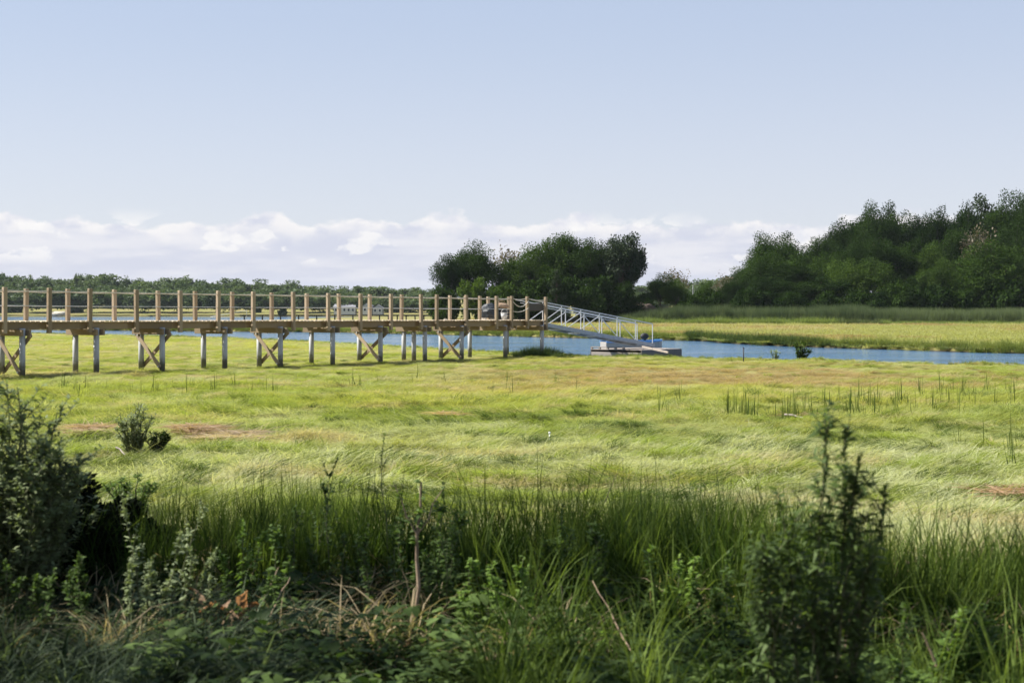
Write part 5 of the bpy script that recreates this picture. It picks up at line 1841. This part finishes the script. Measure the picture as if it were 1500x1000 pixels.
stick("slim dark dead stem slanting up from the grass right of the centre", (880, 750), (905, 690), 10.5, 10.6, 0.004, M['bark'])

# curled dead leaves
DL = empty('dead_leaf_cluster', (px2x(342, 8.05), 8.05, float(gz(px2x(342, 8.05), 8.05))), 0, "cluster of big curled orange brown dead leaves on the shaded ground", 'dead leaves')
_rng = np.random.default_rng(77)
for i in range(16):
    n = 6
    L = _rng.uniform(0.09, 0.15); W = L * _rng.uniform(0.5, 0.75); curl = _rng.uniform(0.3, 0.9)
    V = []; Q = []
    for a in range(n + 1):
        t = a / n; w = W * math.sin(math.pi * min(1, t * 0.92 + 0.05)) ** 0.7 * 0.5
        for b in (-1, -0.5, 0, 0.5, 1):
            V.append((t * L, b * w, curl * 0.5 * w * b * b * 1.6 + 0.25 * L * math.sin(3.1 * t) * curl + 0.006 * math.sin(9 * t + 4 * b)))
    for a in range(n):
        for b in range(4):
            Q.append((a * 5 + b, a * 5 + b + 1, a * 5 + 6 + b, a * 5 + 5 + b))
    me = np_mesh('leaf', np.array(V), np.array(Q), [M['dead']], smooth=True, attr={'tint': np.full(len(V), _rng.random() * 0.9)})
    o = link('leaf', me, DL)
    o.location = (_rng.normal(0, 0.10), _rng.normal(0, 0.06), 0.03 + _rng.random() * 0.17)
    o.rotation_euler = (_rng.normal(0, 0.6), _rng.normal(-0.1, 0.45), _rng.random() * 6.28)

# ------------------------------------------------------------------ unseen trees placed to shade the foreground and block skylight
SG = 'unseen tall trees placed for shade'
def overhang(seed, trunk, H, masses, extra, label):
    """a tall tree whose outer limbs reach over the bank; masses = (x, y, r) ground patches to shade; boughs are set up the sun ray from them"""
    rng = np.random.default_rng(seed)
    ct = 1.0 / math.tan(SUN_EL)
    C = []; S = []
    for (x, y, r_) in masses:
        h = rng.uniform(8.2, 11.0)
        C.append((x + h * ct * math.sin(SUN_AZ), y + h * ct * math.cos(SUN_AZ), h)); S.append(r_)  # bough placed so that its shadow lands on the chosen patch
    for i in range(extra):
        a = rng.uniform(0, 6.28); q_ = rng.uniform(0.3, 1.9)
        C.append((trunk[0] - 1.4 + q_ * math.cos(a), trunk[1] - 0.5 + q_ * math.sin(a), rng.uniform(8.5, H))); S.append(rng.uniform(0.6, 1.1))
    C = np.array(C) - np.array([trunk[0], trunk[1], 0]); S = np.array(S)
    w = S ** 2; w /= w.sum()
    n = int(70 * len(C)); ci = rng.choice(len(C), n, p=w)
    u = unit(rng.normal(0, 1, (n, 3))); rr = rng.random(n) ** 0.5 * np.where(rng.random(n) < 0.15, 1.35, 1.0)
    P = C[ci] + u * (S[ci] * rr)[:, None] * np.array([1, 1, 0.8])
    D = unit(u + rng.normal(0, 0.6, (n, 3))); N = unit(u + rng.normal(0, 0.4, (n, 3)) + np.array([0, 0, 0.6]))
    L = 0.34 * rng.uniform(0.6, 1.4, n)
    V, Q, T = leaf_quads(P, D, N, L, L * 0.65, rng.random(n))
    e = empty('tree', (trunk[0], trunk[1], float(gz(trunk[0], trunk[1]))), 0, label, 'tree', SG)
    link('crown', np_mesh('crown', V, Q, [M['oak']], attr={'tint': T}), e)
    p0 = np.array([0, 0, -0.3]); p1 = np.array([-0.3, 0.1, H * 0.8])
    parts = limb(p0, p1, 0.26, 0.09, rng, 5, 0.03, 8)
    for c_ in C:
        f = min(0.92, max(0.35, (c_[2] - 2.2) / (H * 0.8)))
        parts += limb(p0 + (p1 - p0) * f, c_, 0.07, 0.012, rng, 4, 0.07, 5)
    V, Q, T = join(parts)
    link('trunk', np_mesh('trunk', V, Q, [M['bark']], smooth=True), e)
    return e


overhang(501, (-13.6, 9.6), 13.0, [(-1.9, 9.9, 0.55), (-0.9, 9.6, 0.62), (0.25, 9.7, 0.60), (1.35, 9.2, 0.55), (-1.3, 8.75, 0.45), (-0.15, 8.6, 0.5), (2.6, 8.9, 0.5), (0.75, 8.25, 0.42), (3.7, 8.7, 0.45)], 14, "unseen tall tree left of the frame, boughs placed to shade the bank")
overhang(502, (-13.2, 5.8), 12.5, [(-2.9, 6.9, 0.6), (-2.0, 6.5, 0.55), (-0.95, 6.9, 0.42), (0.15, 6.7, 0.4), (0.95, 7.0, 0.42), (2.1, 7.3, 0.48), (1.5, 6.0, 0.35), (2.7, 6.5, 0.40), (-1.1, 7.3, 0.3), (0.5, 6.0, 0.35)], 14, "second unseen tall tree left of the frame, boughs placed to shade the bank")
EDGE = [tree_meshes(402, 11.0, 4.6, 'round', 1.0, 9000, 0.40, M['oak'], trunk_r=0.2)]  # unseen trees added at left to cut the low skylight
for i, (x, y, lb) in enumerate(((-20.5, -3.0, "unseen bushy tree added at left to block skylight, nearest"), (-21.5, 4.5, "unseen bushy tree added at left to block skylight, second"), (-22.5, 11.5, "unseen bushy tree added at left to block skylight, third"), (-20.0, -11.0, "unseen bushy tree added behind at left to block skylight"))):
    place_tree('tree', EDGE[0], (x, y, float(gz(x, y))), i * 1.4, 1.0, lb, 'tree', 'unseen bushy trees added to block skylight')
SHADE = [tree_meshes(400 + i, 14.5, 5.0, 'round', 5.0, 9000, 0.40, M['oak'], trunk_r=0.24) for i in range(2)]  # unseen trees added behind the camera to darken the foreground's sky fill
for i, (x, y, s, lb) in enumerate(((5.5, -5.0, 1.0, "unseen tall tree added behind the camera at right to block skylight"), (-3.5, -6.5, 1.0, "unseen tall tree added behind the camera to block skylight"), (1.5, -11.0, 1.1, "unseen tall tree added farthest behind the camera to block skylight"))):
    place_tree('tree', SHADE[i % 2], (x, y, float(gz(x, y))), i * 1.9, s, lb, 'tree', SG)

# ------------------------------------------------------------------ air
hz = MB().box((0, 480, 17.5), (2600, 1010, 41))
hm = bpy.data.materials.new('haze_air'); hm.use_nodes = True
ht = hm.node_tree
for nd in list(ht.nodes):
    if nd.type == 'BSDF_PRINCIPLED':
        ht.nodes.remove(nd)
pv = ht.nodes.new('ShaderNodeVolumePrincipled')
pv.inputs['Color'].default_value = (0.80, 0.88, 1.0, 1)
pv.inputs['Density'].default_value = 0.00005
pv.inputs['Anisotropy'].default_value = 0.2
ho = [q for q in ht.nodes if q.type == 'OUTPUT_MATERIAL'][0]
ht.links.new(pv.outputs[0], ho.inputs['Volume'])
tag(hz.build('haze', hm), kind='stuff')
